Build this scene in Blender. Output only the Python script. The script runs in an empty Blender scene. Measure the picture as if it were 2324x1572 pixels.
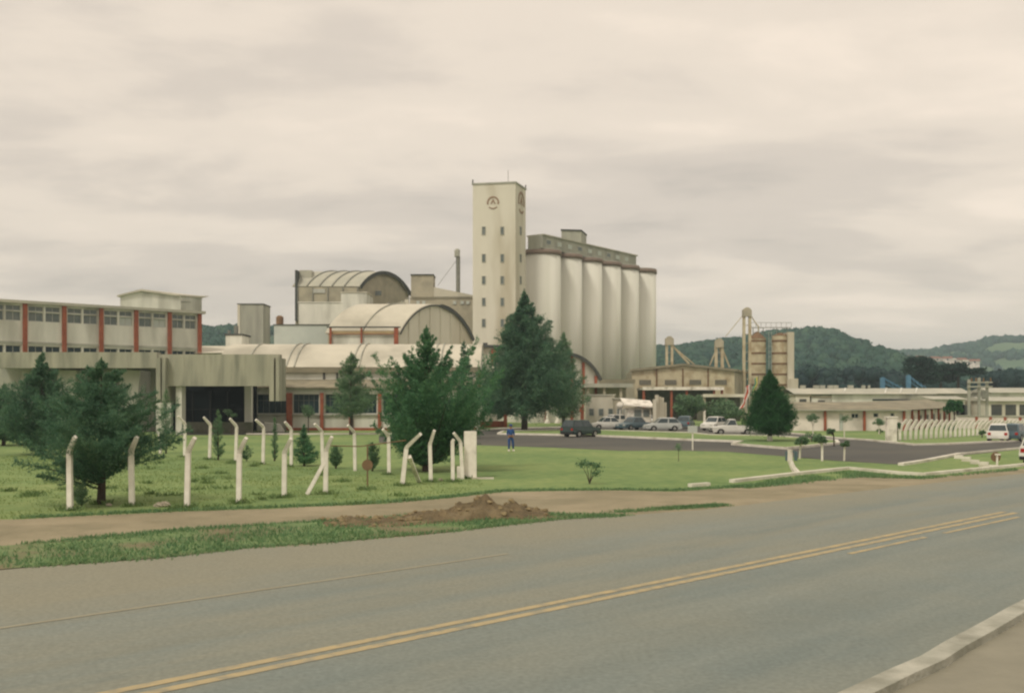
import bpy, math, random
import numpy as np
from mathutils import Vector, Matrix

# ------------------------------------------------------------------ camera, world, sun, exposure
SC = bpy.context.scene
COL = SC.collection
EYE, F, CX, YH = 3.4, 2381.0, 1162.0, 905.0      # eye height (m); focal length, centre column and horizon row of the 2324 px wide print
cam = bpy.data.objects.new('camera', bpy.data.cameras.new('camera')); COL.objects.link(cam)
cam.location = (0, 0, EYE); cam.rotation_euler = (math.pi/2, 0, 0)
cam.data.sensor_width = 36; cam.data.lens = 36*F/2324; cam.data.shift_y = (YH/2324*1024-346)/1024
cam.data.clip_start = .1; cam.data.clip_end = 9000
SC.camera = cam
SC.view_settings.view_transform = 'Standard'; SC.view_settings.look = 'None'
SC.view_settings.gamma = 1; SC.view_settings.exposure = 0.70
SC.render.engine = 'CYCLES'
SC.cycles.filter_width = 2.3

SUN_EL, SUN_AZ = math.radians(52), math.radians(215)   # azimuth clockwise from +Y
W = bpy.data.worlds.new('World'); SC.world = W; W.use_nodes = True
nt = W.node_tree; nt.nodes.clear()
def N(nt, t, **kw):
    n = nt.nodes.new(t)
    for k, v in kw.items():
        if k.startswith('i_'): n.inputs[k[2:].replace('_', ' ')].default_value = v
        else: setattr(n, k, v)
    return n
def ramp(nt, stops, interp='LINEAR'):
    r = nt.nodes.new('ShaderNodeValToRGB'); r.color_ramp.interpolation = interp
    e = r.color_ramp.elements
    while len(e) > 1: e.remove(e[-1])
    e[0].position = stops[0][0]; e[0].color = (*stops[0][1], 1)
    for p, c in stops[1:]:
        x = e.new(p); x.color = (*c, 1)
    return r
def math_n(nt, op, a, b=None, clamp=False):
    m = nt.nodes.new('ShaderNodeMath'); m.operation = op; m.use_clamp = clamp
    for i, v in enumerate((a, b)):
        if v is None: continue
        if isinstance(v, (int, float)): m.inputs[i].default_value = v
        else: nt.links.new(v, m.inputs[i])
    return m.outputs[0]
sky = N(nt, 'ShaderNodeTexSky', sky_type='NISHITA', sun_disc=False, sun_elevation=SUN_EL, sun_rotation=SUN_AZ, dust_density=3.0)
skys = N(nt, 'ShaderNodeMix', data_type='RGBA', blend_type='MULTIPLY'); skys.inputs[0].default_value = 1
skys.inputs[7].default_value = (.09, .09, .09, 1); nt.links.new(sky.outputs[0], skys.inputs[6])
tc = N(nt, 'ShaderNodeTexCoord'); sep = N(nt, 'ShaderNodeSeparateXYZ'); nt.links.new(tc.outputs['Generated'], sep.inputs[0])
zz = math_n(nt, 'ADD', math_n(nt, 'MAXIMUM', sep.outputs[2], 0.0), 0.13)
cx_ = math_n(nt, 'DIVIDE', sep.outputs[0], zz); cy_ = math_n(nt, 'DIVIDE', sep.outputs[1], zz)
cmb = N(nt, 'ShaderNodeCombineXYZ'); nt.links.new(cx_, cmb.inputs[0]); nt.links.new(cy_, cmb.inputs[1])
def cloud(scale, loc, detail, rough, dist, sx=1.0):
    mp = N(nt, 'ShaderNodeMapping'); mp.inputs['Location'].default_value = loc; mp.inputs['Scale'].default_value = (sx, 1, 1)
    mp.inputs['Rotation'].default_value = (0, 0, math.radians(2))
    nt.links.new(cmb.outputs[0], mp.inputs[0])
    n = N(nt, 'ShaderNodeTexNoise'); n.inputs['Scale'].default_value = scale; n.inputs['Detail'].default_value = detail
    n.inputs['Roughness'].default_value = rough; n.inputs['Distortion'].default_value = dist
    nt.links.new(mp.outputs[0], n.inputs['Vector']); return n.outputs['Fac']
big = cloud(.55, (3.1, 7.7, 0), 3, .5, .3, .55)
fine = cloud(1.9, (11.4, 2.3, 0), 7, .55, .25, .7)
cov = math_n(nt, 'ADD', math_n(nt, 'MULTIPLY', big, .52), math_n(nt, 'MULTIPLY', fine, .48))
cr = ramp(nt, [(.34, (.40, .35, .295)), (.43, (.485, .42, .35)), (.51, (.575, .495, .405)), (.61, (.67, .57, .465))], 'EASE')
nt.links.new(cov, cr.inputs[0])
# thin gaps let a little of the sky behind through
mx = N(nt, 'ShaderNodeMix', data_type='RGBA'); mx.inputs[0].default_value = .07
nt.links.new(cr.outputs[0], mx.inputs[6]); nt.links.new(skys.outputs[2], mx.inputs[7])
bg = N(nt, 'ShaderNodeBackground'); bg.inputs[1].default_value = 1.0
nt.links.new(mx.outputs[2], bg.inputs[0])
wo = N(nt, 'ShaderNodeOutputWorld'); nt.links.new(bg.outputs[0], wo.inputs[0])

sun = bpy.data.objects.new('sun', bpy.data.lights.new('sun', 'SUN')); COL.objects.link(sun)
sun.data.energy = 1.05; sun.data.angle = math.radians(11); sun.data.color = (1, .93, .80)
sd = Vector((math.sin(SUN_AZ)*math.cos(SUN_EL), math.cos(SUN_AZ)*math.cos(SUN_EL), math.sin(SUN_EL)))
sun.rotation_euler = (-sd).to_track_quat('-Z', 'Y').to_euler(); sun.location = sd*50

# ------------------------------------------------------------------ helpers
def X(x, d): return (x-CX)/F*d
def Z(y, d): return EYE+(YH-y)/F*d
def D(y, z=0.0): return (EYE-z)*F/(y-YH)
def G(x, y, z=0.0):
    d = D(y, 0.0); return Vector((X(x, d), d, z))
def online(A, B, x):
    """point of the ground line A-B seen in column x"""
    k = (x-CX)/F
    t = (k*A[1]-A[0])/((B[0]-A[0])-k*(B[1]-A[1]))
    return Vector((A[0]+t*(B[0]-A[0]), A[1]+t*(B[1]-A[1]), 0))

def mat(name, c1, c2=None, scale=3.0, stretch=(1, 1, 1), rough=.85, bump=0.0, detail=5, spec=.3, metal=0.0, c3=None, s3=.4, lo=.35, hi=.65):
    m = bpy.data.materials.new(name); m.use_nodes = True; nt = m.node_tree
    b = nt.nodes['Principled BSDF']; b.inputs['Roughness'].default_value = rough
    b.inputs['Specular IOR Level'].default_value = spec; b.inputs['Metallic'].default_value = metal
    if c2 is None: c2 = tuple(v*.82 for v in c1)
    tc = N(nt, 'ShaderNodeTexCoord'); mp = N(nt, 'ShaderNodeMapping'); mp.inputs['Scale'].default_value = stretch
    nt.links.new(tc.outputs['Object'], mp.inputs[0])
    n = N(nt, 'ShaderNodeTexNoise'); n.inputs['Scale'].default_value = scale; n.inputs['Detail'].default_value = detail; n.inputs['Roughness'].default_value = .6
    nt.links.new(mp.outputs[0], n.inputs['Vector'])
    r = ramp(nt, [(lo, c1), (hi, c2)]); nt.links.new(n.outputs['Fac'], r.inputs[0])
    out = r.outputs[0]
    if c3 is not None:
        n3 = N(nt, 'ShaderNodeTexNoise'); n3.inputs['Scale'].default_value = s3; n3.inputs['Detail'].default_value = 4
        nt.links.new(mp.outputs[0], n3.inputs['Vector'])
        r3 = ramp(nt, [(.48, (0, 0, 0)), (.68, (1, 1, 1))]); nt.links.new(n3.outputs['Fac'], r3.inputs[0])
        mm = N(nt, 'ShaderNodeMix', data_type='RGBA'); nt.links.new(r3.outputs[0], mm.inputs[0])
        nt.links.new(out, mm.inputs[6]); mm.inputs[7].default_value = (*c3, 1); out = mm.outputs[2]
    nt.links.new(out, b.inputs['Base Color'])
    if bump:
        bp = N(nt, 'ShaderNodeBump'); bp.inputs['Strength'].default_value = min(1, bump); bp.inputs['Distance'].default_value = bump*.1
        n2 = N(nt, 'ShaderNodeTexNoise'); n2.inputs['Scale'].default_value = scale*6; n2.inputs['Detail'].default_value = 4
        nt.links.new(mp.outputs[0], n2.inputs['Vector']); nt.links.new(n2.outputs['Fac'], bp.inputs['Height']); nt.links.new(bp.outputs[0], b.inputs['Normal'])
    return m
def leafmat(name, ca, cb, cc=None, ns=.8):
    m = bpy.data.materials.new(name); m.use_nodes = True; nt = m.node_tree
    b = nt.nodes['Principled BSDF']; b.inputs['Roughness'].default_value = .65; b.inputs['Specular IOR Level'].default_value = .25
    g = N(nt, 'ShaderNodeNewGeometry'); tc = N(nt, 'ShaderNodeTexCoord')
    n = N(nt, 'ShaderNodeTexNoise'); n.inputs['Scale'].default_value = ns; n.inputs['Detail'].default_value = 3
    nt.links.new(tc.outputs['Object'], n.inputs['Vector'])
    f = math_n(nt, 'ADD', math_n(nt, 'MULTIPLY', g.outputs['Random Per Island'], .45), math_n(nt, 'MULTIPLY', n.outputs['Fac'], .6))
    st = [(.2, ca), (.75, cb)]
    if cc: st = [(.2, ca), (.6, cb), (.92, cc)]
    r = ramp(nt, st); nt.links.new(f, r.inputs[0]); nt.links.new(r.outputs[0], b.inputs['Base Color'])
    tr = N(nt, 'ShaderNodeBsdfTranslucent'); nt.links.new(r.outputs[0], tr.inputs[0])
    ms = N(nt, 'ShaderNodeMixShader'); ms.inputs[0].default_value = .34
    nt.links.new(b.outputs[0], ms.inputs[1]); nt.links.new(tr.outputs[0], ms.inputs[2])
    nt.links.new(ms.outputs[0], nt.nodes['Material Output'].inputs[0])
    return m

M = {}
M['white_wall'] = mat('white_painted_wall', (.74, .73, .65), (.60, .60, .53), .5, (1, 1, .25), c3=(.42, .41, .35), s3=.25)
M['cream'] = mat('cream_painted_concrete', (.68, .65, .55), (.61, .58, .485), .3, (1, 1, .2), c3=(.43, .38, .27), s3=.15)
M['silo'] = mat('silo_concrete', (.72, .71, .63), (.64, .635, .565), .35, (1, 1, .06), c3=(.58, .575, .49), s3=.22)
M['rim'] = mat('brown_rim', (.25, .19, .155), (.20, .155, .13), 1.0)
M['concrete'] = mat('weathered_concrete', (.38, .37, .285), (.31, .31, .24), 1.3, (1, 1, .15), c3=(.20, .205, .16), s3=.9, bump=.2)
M['grey_conc'] = mat('grey_concrete', (.42, .42, .35), (.34, .345, .29), .7, (1, 1, .2), c3=(.28, .28, .24), s3=.5)
M['tan'] = mat('tan_block', (.44, .40, .30), (.37, .34, .26), .6, c3=(.31, .285, .22), s3=.3)
M['shell'] = mat('pale_shell_roof', (.60, .565, .46), (.53, .50, .41), .35, c3=(.38, .36, .29), s3=.15)
M['bluewall'] = mat('pale_bluegrey_wall', (.52, .56, .51), (.46, .50, .46), .5)
M['sheet'] = mat('ribbed_fibre_sheet', (.45, .44, .36), (.36, .36, .30), .6, c3=(.50, .48, .39), s3=.3)
M['darkedge'] = mat('dark_roof_edge', (.06, .068, .065), (.09, .09, .08), 1)
M['brownroof'] = mat('brown_fibre_roof', (.26, .235, .165), (.19, .175, .125), .9, c3=(.31, .275, .19), s3=.5, bump=.2)
M['red'] = mat('red_oxide_paint', (.34, .105, .055), (.25, .075, .042), 1.2)
M['whitepaint'] = mat('white_lime_paint', (.84, .80, .72), (.72, .68, .60), 3, c3=(.45, .42, .35), s3=1.3)
M['kerb'] = mat('limewashed_kerb', (.76, .72, .63), (.62, .59, .51), 1.2, c3=(.46, .43, .34), s3=.5)
M['glass'] = mat('dark_window_glass', (.01, .028, .036), (.018, .04, .048), .4, rough=.15, spec=.25)
M['glass2'] = mat('blinded_window_glass', (.10, .13, .125), (.17, .19, .175), .9, rough=.25, spec=.5)
M['hallshade'] = mat('painted_hall_shade', (.004, .008, .010), (.007, .011, .013), .5, rough=.6, spec=.08)  # near-black colour puts the shade of the entrance hall into its surfaces
M['frame'] = mat('pale_window_frame', (.50, .50, .45), (.42, .42, .38), 2)
M['gmetal'] = mat('galvanised_metal', (.27, .27, .23), (.19, .195, .17), 1.5, rough=.5, metal=.2)
M['tansteel'] = mat('dusty_tan_steel', (.56, .50, .35), (.45, .395, .27), .8, c3=(.33, .25, .15), s3=.5)
M['rust'] = mat('rusty_band', (.23, .145, .08), (.16, .10, .06), 1.5)
M['asphalt'] = mat('dark_asphalt', (.085, .084, .073), (.068, .068, .062), .3, c3=(.11, .105, .085), s3=.08, bump=.3)
M['bark'] = mat('bark', (.07, .05, .035), (.04, .03, .022), 8, (1, 1, .3), bump=.5)
M['tyre'] = mat('tyre', (.02, .02, .02), (.03, .03, .028), 5)
M['rim_w'] = mat('wheel_rim', (.4, .4, .38), (.3, .3, .28), 5, metal=.5, rough=.4)
M['carwhite'] = mat('car_white_paint', (.66, .65, .60), (.60, .59, .54), 2, rough=.3, spec=.5)
M['carsilver'] = mat('car_silver_paint', (.46, .48, .46), (.42, .44, .42), 2, rough=.3, spec=.5)
M['cargreen'] = mat('car_dark_green_paint', (.018, .04, .036), (.025, .05, .045), 2, rough=.25, spec=.5)
M['carblue'] = mat('car_blue_grey_paint', (.08, .13, .15), (.06, .10, .12), 2, rough=.28, spec=.5)
M['carglass'] = mat('car_glass', (.03, .045, .05), (.05, .07, .075), 2, rough=.1, spec=.5)
M['lampred'] = mat('tail_lamp', (.4, .03, .02), (.3, .02, .02), 3, rough=.2)
M['lampclear'] = mat('head_lamp', (.6, .6, .55), (.5, .5, .45), 3, rough=.15)
M['black'] = mat('black_plastic', (.02, .02, .02), (.03, .03, .03), 4)
M['yellow'] = mat('worn_yellow_line', (.44, .35, .19), (.35, .295, .18), 2.2, c3=(.27, .25, .18), s3=3.5)
M['oldwhite'] = mat('worn_white_line', (.29, .275, .20), (.27, .255, .185), 2.5, c3=(.25, .235, .17), s3=1.2)
M['dirt'] = mat('brown_dirt', (.27, .235, .15), (.21, .185, .115), .8, c3=(.33, .28, .185), s3=.25, bump=.8)
M['soil'] = mat('dug_soil', (.20, .15, .08), (.12, .095, .052), 3.5, c3=(.27, .215, .12), s3=1.1, bump=1)
M['blue'] = mat('blue_steel', (.10, .23, .34), (.08, .18, .28), 1.5)
M['rock'] = mat('pale_rock', (.45, .40, .31), (.33, .29, .22), 4, bump=.6)
M['cloth_blue'] = mat('blue_work_cloth', (.03, .09, .26), (.02, .06, .19), 9)
M['skin'] = mat('skin', (.33, .19, .12), (.29, .16, .1), 6)
M['pinkwhite'] = mat('pinkish_white_wall', (.80, .73, .66), (.70, .64, .58), .5, c3=(.46, .43, .37), s3=.3)
M['claytile'] = mat('clay_roof', (.28, .13, .08), (.2, .1, .065), .6)
M['flagred'] = mat('red_flag_cloth', (.55, .08, .04), (.45, .07, .04), 3)
M['flagwhite'] = mat('white_flag_cloth', (.66, .58, .53), (.56, .50, .46), 3)
M['flaggreen'] = mat('green_flag_cloth', (.12, .32, .22), (.10, .26, .2), 3)
M['flagyellow'] = mat('yellow_flag_cloth', (.55, .5, .12), (.45, .42, .12), 3)
M['stone'] = mat('grey_stone_planter', (.17, .165, .125), (.12, .12, .09), 1.6, c3=(.10, .115, .07), s3=.8, bump=.6)
M['leaf_cedar'] = leafmat('cedar_leaves', (0.061, 0.141, 0.084), (0.143, 0.255, 0.127), (0.265, 0.363, 0.146))
M['leaf_bright'] = leafmat('bright_conifer_leaves', (0.043, 0.135, 0.074), (0.101, 0.238, 0.113), (0.201, 0.351, 0.143))
M['leaf_dark'] = leafmat('dark_conifer_leaves', (0.046, 0.125, 0.082), (0.101, 0.206, 0.119), (0.183, 0.281, 0.136))
M['leaf_thuja'] = leafmat('thuja_leaves', (0.020, 0.078, 0.035), (0.043, 0.143, 0.050), (0.079, 0.202, 0.062), 1.5)
M['leaf_bush'] = leafmat('bush_leaves', (.07, .15, .08), (.15, .25, .13), (.24, .33, .18))
M['leaf_far'] = leafmat('far_forest_leaves', (0.018, 0.073, 0.061), (0.045, 0.122, 0.079), (0.090, 0.176, 0.094), .02)
M['leaf_fardark'] = leafmat('far_dark_leaves', (0.009, 0.035, 0.040), (0.023, 0.065, 0.057), (0.045, 0.098, 0.066), .04)
M['leaf_pine'] = leafmat('umbrella_pine_leaves', (.006, .03, .022), (.016, .055, .035), (.03, .08, .045), .1)
M['blade'] = leafmat('grass_blades', (.13, .21, .07), (.21, .28, .09), (.29, .32, .12), .5)
M['blade2'] = leafmat('verge_blades', (.08, .18, .08), (.16, .27, .12), (.25, .33, .15), .6)

def ground_mat():
    m = bpy.data.materials.new('lawn'); m.use_nodes = True; nt = m.node_tree; b = nt.nodes['Principled BSDF']
    b.inputs['Roughness'].default_value = .95; b.inputs['Specular IOR Level'].default_value = .1
    tc = N(nt, 'ShaderNodeTexCoord')
    def nz(s, d, st=(1, 1, 1)):
        mp = N(nt, 'ShaderNodeMapping'); mp.inputs['Scale'].default_value = st; nt.links.new(tc.outputs['Object'], mp.inputs[0])
        n = N(nt, 'ShaderNodeTexNoise'); n.inputs['Scale'].default_value = s; n.inputs['Detail'].default_value = d; n.inputs['Roughness'].default_value = .65
        nt.links.new(mp.outputs[0], n.inputs['Vector']); return n.outputs['Fac']
    f = math_n(nt, 'ADD', math_n(nt, 'MULTIPLY', nz(.09, 6), .55), math_n(nt, 'MULTIPLY', nz(1.6, 6), .45))
    r = ramp(nt, [(.36, (.105, .18, .07)), (.46, (.165, .24, .092)), (.56, (.22, .285, .11)), (.68, (.28, .32, .14))])
    nt.links.new(f, r.inputs[0]); nt.links.new(r.outputs[0], b.inputs['Base Color'])
    bp = N(nt, 'ShaderNodeBump'); bp.inputs['Strength'].default_value = .6; bp.inputs['Distance'].default_value = .05
    nt.links.new(nz(9, 4), bp.inputs['Height']); nt.links.new(bp.outputs[0], b.inputs['Normal'])
    return m
M['lawn'] = ground_mat()
def road_mat():
    """greenish grey asphalt; red-brown dust lies along the left shoulder and between the wheel tracks"""
    m = bpy.data.materials.new('main_road_asphalt'); m.use_nodes = True; nt = m.node_tree; b = nt.nodes['Principled BSDF']
    b.inputs['Roughness'].default_value = .8; b.inputs['Specular IOR Level'].default_value = .35
    tc = N(nt, 'ShaderNodeTexCoord'); sp = N(nt, 'ShaderNodeSeparateXYZ'); nt.links.new(tc.outputs['Object'], sp.inputs[0])
    # n = distance across the road (m) from the centre line, positive towards the near kerb
    n_ = math_n(nt, 'MULTIPLY', math_n(nt, 'SUBTRACT', math_n(nt, 'SUBTRACT', sp.outputs[0], 3.08), math_n(nt, 'SUBTRACT', sp.outputs[1], 19.84)), .7071)
    mp = N(nt, 'ShaderNodeMapping'); mp.inputs['Rotation'].default_value = (0, 0, math.radians(-45)); nt.links.new(tc.outputs['Object'], mp.inputs[0])
    mp2 = N(nt, 'ShaderNodeMapping'); mp2.inputs['Scale'].default_value = (.12, 1, 1); nt.links.new(mp.outputs[0], mp2.inputs[0])
    def nz(s, d, v):
        n = N(nt, 'ShaderNodeTexNoise'); n.inputs['Scale'].default_value = s; n.inputs['Detail'].default_value = d; n.inputs['Roughness'].default_value = .6
        nt.links.new(v, n.inputs['Vector']); return n.outputs['Fac']
    streak = nz(.9, 6, mp2.outputs[0]); blot = nz(.35, 5, tc.outputs['Object']); grain = nz(14, 3, tc.outputs['Object'])
    # dust profile across the road
    pr = ramp(nt, [(0, (1, 1, 1)), (.24, (.95,)*3), (.33, (.55,)*3), (.38, (.15,)*3), (.45, (.6,)*3), (.50, (.2,)*3), (.56, (.62,)*3), (.62, (.1,)*3), (.72, (.25,)*3), (.80, (.02,)*3), (.9, (.2,)*3), (1, (.6,)*3)])
    nn = math_n(nt, 'DIVIDE', math_n(nt, 'ADD', n_, 10.5), 18.0, True)
    nt.links.new(math_n(nt, 'ADD', nn, math_n(nt, 'MULTIPLY', math_n(nt, 'SUBTRACT', streak, .5), .22)), pr.inputs[0])
    dust = math_n(nt, 'ADD', pr.outputs[0], math_n(nt, 'MULTIPLY', math_n(nt, 'SUBTRACT', blot, .5), .9), True)
    base = ramp(nt, [(.35, (.155, .185, .17)), (.65, (.20, .225, .20))]); nt.links.new(streak, base.inputs[0])
    mm = N(nt, 'ShaderNodeMix', data_type='RGBA'); nt.links.new(dust, mm.inputs[0]); nt.links.new(base.outputs[0], mm.inputs[6]); mm.inputs[7].default_value = (.232, .226, .168, 1)
    gr = ramp(nt, [(.3, (.85,)*3), (.7, (1.14,)*3)]); nt.links.new(grain, gr.inputs[0])
    m2 = N(nt, 'ShaderNodeMix', data_type='RGBA', blend_type='MULTIPLY'); m2.inputs[0].default_value = 1
    nt.links.new(mm.outputs[2], m2.inputs[6]); nt.links.new(gr.outputs[0], m2.inputs[7]); nt.links.new(m2.outputs[2], b.inputs['Base Color'])
    vo = N(nt, 'ShaderNodeTexVoronoi', feature='DISTANCE_TO_EDGE'); vo.inputs['Scale'].default_value = .33
    wv = N(nt, 'ShaderNodeTexNoise'); wv.inputs['Scale'].default_value = 1.3; wv.inputs['Detail'].default_value = 5; nt.links.new(tc.outputs['Object'], wv.inputs['Vector'])
    wm = N(nt, 'ShaderNodeMix', data_type='RGBA'); wm.inputs[0].default_value = .5; nt.links.new(tc.outputs['Object'], wm.inputs[6]); nt.links.new(wv.outputs['Color'], wm.inputs[7]); nt.links.new(wm.outputs[2], vo.inputs['Vector'])
    ck = ramp(nt, [(0, (.62,)*3), (.008, (.8,)*3), (.02, (1,)*3)]); nt.links.new(math_n(nt, 'ADD', vo.outputs['Distance'], math_n(nt, 'MULTIPLY', math_n(nt, 'GREATER_THAN', blot, .5), .1)), ck.inputs[0])
    m3 = N(nt, 'ShaderNodeMix', data_type='RGBA', blend_type='MULTIPLY'); m3.inputs[0].default_value = .12
    nt.links.new(m2.outputs[2], m3.inputs[6]); nt.links.new(ck.outputs[0], m3.inputs[7]); nt.links.new(m3.outputs[2], b.inputs['Base Color'])
    bp = N(nt, 'ShaderNodeBump'); bp.inputs['Strength'].default_value = .35; bp.inputs['Distance'].default_value = .02
    nt.links.new(nz(40, 3, tc.outputs['Object']), bp.inputs['Height']); nt.links.new(bp.outputs[0], b.inputs['Normal'])
    return m
M['road'] = road_mat()

def np_mesh(name, V, Fq, smooth=False):
    me = bpy.data.meshes.new(name); V = np.asarray(V, dtype=np.float32); Fq = np.asarray(Fq, dtype=np.int32)
    k = Fq.shape[1]
    me.vertices.add(len(V)); me.vertices.foreach_set('co', V.ravel())
    me.loops.add(Fq.size); me.loops.foreach_set('vertex_index', Fq.ravel())
    me.polygons.add(len(Fq)); me.polygons.foreach_set('loop_start', np.arange(0, Fq.size, k, dtype=np.int32))
    me.polygons.foreach_set('loop_total', np.full(len(Fq), k, dtype=np.int32))
    if smooth: me.polygons.foreach_set('use_smooth', np.ones(len(Fq), dtype=bool))
    me.update(calc_edges=True); return me
def tag(o, label=None, cat=None, group=None, kind=None):
    if label: o['label'] = label
    if cat: o['category'] = cat
    if group: o['group'] = group
    if kind: o['kind'] = kind
    return o
def thing(name, label, cat, loc=(0, 0, 0), rotz=0.0, group=None):
    o = bpy.data.objects.new(name, None); COL.objects.link(o); o.empty_display_size = .5
    o.location = (loc[0], loc[1], loc[2] if len(loc) > 2 else 0); o.rotation_euler = (0, 0, rotz)
    return tag(o, label, cat, group)
def link(me, name, m, parent=None, world=True):
    o = bpy.data.objects.new(name, me); COL.objects.link(o)
    if m is not None: me.materials.append(m)
    if parent is not None:
        o.parent = parent
        if world and parent.type == 'EMPTY': o.matrix_parent_inverse = Matrix.Translation(-parent.location)
    return o
class MB:
    def __init__(s): s.v = []; s.f = []
    def add(s, vs, fs):
        n = len(s.v); s.v += [tuple(v) for v in vs]; s.f += [tuple(i+n for i in f) for f in fs]; return s
    def box(s, x0, x1, y0, y1, z0, z1):
        return s.add([(x0, y0, z0), (x1, y0, z0), (x1, y1, z0), (x0, y1, z0), (x0, y0, z1), (x1, y0, z1), (x1, y1, z1), (x0, y1, z1)],
                     [(0, 3, 2, 1), (4, 5, 6, 7), (0, 1, 5, 4), (1, 2, 6, 5), (2, 3, 7, 6), (3, 0, 4, 7)])
    def seg(s, A, B, z0, z1, t0, t1):
        """slab along ground line A-B, from t0 to t1 metres off it (positive away from the camera)"""
        A = Vector((A[0], A[1])); B = Vector((B[0], B[1])); u = (B-A).normalized(); n = Vector((-u.y, u.x))
        if n.y < 0: n = -n
        q = [A+n*t0, B+n*t0, B+n*t1, A+n*t1]
        return s.prism([(p.x, p.y) for p in q], z0, z1)
    def prism(s, poly, z0, z1):
        n = len(poly)
        ar = sum(poly[i][0]*poly[(i+1) % n][1]-poly[(i+1) % n][0]*poly[i][1] for i in range(n))
        if ar < 0: poly = poly[::-1]
        vs = [(p[0], p[1], z0) for p in poly]+[(p[0], p[1], z1) for p in poly]
        fs = [tuple(range(n-1, -1, -1)), tuple(range(n, 2*n))]+[(i, (i+1) % n, (i+1) % n+n, i+n) for i in range(n)]
        return s.add(vs, fs)
    def tube(s, p, r, n=8, cap=True):
        """tube through points p with radii r"""
        p = [Vector(q) for q in p]; r = r if isinstance(r, (list, tuple)) else [r]*len(p); vs = []
        for i, q in enumerate(p):
            d = (p[min(i+1, len(p)-1)]-p[max(i-1, 0)]).normalized()
            a = d.cross(Vector((0, 1, 0)) if abs(d.y) < .9 else Vector((1, 0, 0))).normalized(); b = d.cross(a)
            vs += [q+(a*math.cos(2*math.pi*k/n+math.pi/n)+b*math.sin(2*math.pi*k/n+math.pi/n))*r[i] for k in range(n)]
        fs = [(i*n+k, i*n+(k+1) % n, (i+1)*n+(k+1) % n, (i+1)*n+k) for i in range(len(p)-1) for k in range(n)]
        if cap: fs += [tuple(range(n-1, -1, -1)), tuple(range((len(p)-1)*n, len(p)*n))]
        return s.add(vs, fs)
    def cyl(s, c, r, z0, z1, n=32, r1=None):
        r1 = r if r1 is None else r1
        vs = [(c[0]+r*math.cos(2*math.pi*k/n), c[1]+r*math.sin(2*math.pi*k/n), z0) for k in range(n)]+[(c[0]+r1*math.cos(2*math.pi*k/n), c[1]+r1*math.sin(2*math.pi*k/n), z1) for k in range(n)]
        return s.add(vs, [tuple(range(n-1, -1, -1)), tuple(range(n, 2*n))]+[(k, (k+1) % n, (k+1) % n+n, k+n) for k in range(n)])
    def ball(s, c, r, nu=12, nv=8):
        vs = []; rr = r if isinstance(r, tuple) else (r, r, r)
        for j in range(nv+1):
            for i in range(nu):
                a = math.pi*j/nv; b = 2*math.pi*i/nu
                vs.append((c[0]+rr[0]*math.sin(a)*math.cos(b), c[1]+rr[1]*math.sin(a)*math.sin(b), c[2]+rr[2]*math.cos(a)))
        return s.add(vs, [(j*nu+i, (j+1)*nu+i, (j+1)*nu+(i+1) % nu, j*nu+(i+1) % nu) for j in range(nv) for i in range(nu)])
    def build(s, name, m, parent=None, world=True, smooth=False):
        me = bpy.data.meshes.new(name); me.from_pydata(s.v, [], s.f)
        if smooth: me.polygons.foreach_set('use_smooth', [True]*len(me.polygons))
        me.update(); return link(me, name, m, parent, world)

def struct(name, mb, m):
    o = mb.build(name, m) if isinstance(mb, MB) else link(mb, name, m)
    o['kind'] = 'structure'; return o
def flat(name, pts, z, m, wob=0.0, seed=0):
    """flat sheet; wob roughens its outline"""
    rnd = random.Random(seed); q = []
    for i, p in enumerate(pts):
        a = Vector((p[0], p[1])); b = Vector((pts[(i+1) % len(pts)][0], pts[(i+1) % len(pts)][1]))
        k = max(1, int((b-a).length/.8)) if wob and (b-a).length < 60 else 1
        for j in range(k):
            c = a.lerp(b, j/k)
            if wob: c += Vector((rnd.uniform(-wob, wob), rnd.uniform(-wob, wob)))
            q.append((c.x, c.y, z))
    if sum(q[i][0]*q[(i+1) % len(q)][1]-q[(i+1) % len(q)][0]*q[i][1] for i in range(len(q))) < 0: q = q[::-1]
    mb = MB(); mb.add(q, [tuple(range(len(q)))]); o = struct(name, mb, m); return o
def gp(*pts): return [tuple(G(x, y))[:2] for x, y in pts]
def strip(mb, pts, w, z0, z1):
    """raised strip of width w along a ground polyline, mitred"""
    P = [Vector((p[0], p[1])) for p in pts]; L = []; R = []
    for i, p in enumerate(P):
        d = (P[min(i+1, len(P)-1)]-P[max(i-1, 0)]).normalized(); n = Vector((-d.y, d.x))*w/2
        L.append(p+n); R.append(p-n)
    n = len(P); vs = []
    for z in (z0, z1): vs += [(p.x, p.y, z) for p in L]+[(p.x, p.y, z) for p in R]
    fs = []
    for i in range(n-1):
        fs += [(2*n+i, 3*n+i, 3*n+i+1, 2*n+i+1), (i, 2*n+i, 2*n+i+1, i+1), (n+i, n+i+1, 3*n+i+1, 3*n+i)]
    fs += [(0, n, 3*n, 2*n), (n-1, 3*n-1, 4*n-1, 2*n-1)]
    return mb.add(vs, fs)
def dense(pts, step=1.0, rng=None, wob=.04):
    out = []
    for i in range(len(pts)-1):
        a = Vector(pts[i]); b = Vector(pts[i+1]); k = max(1, int((b-a).length/step))
        for j in range(k):
            c = a.lerp(b, j/k)
            if rng: c = c+Vector((rng.uniform(-wob, wob), rng.uniform(-wob, wob)))
            out.append(c)
    out.append(Vector(pts[-1])); return out

ORD = 'first second third fourth fifth sixth seventh eighth ninth tenth eleventh twelfth thirteenth fourteenth fifteenth sixteenth seventeenth eighteenth nineteenth twentieth'.split()
def ordn(i): return ORD[i] if i < 20 else ('twenty-' if i < 29 else 'thirty-' if i > 29 else '')+(ORD[(i+1) % 10-1] if (i+1) % 10 else 'thirtieth')
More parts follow.
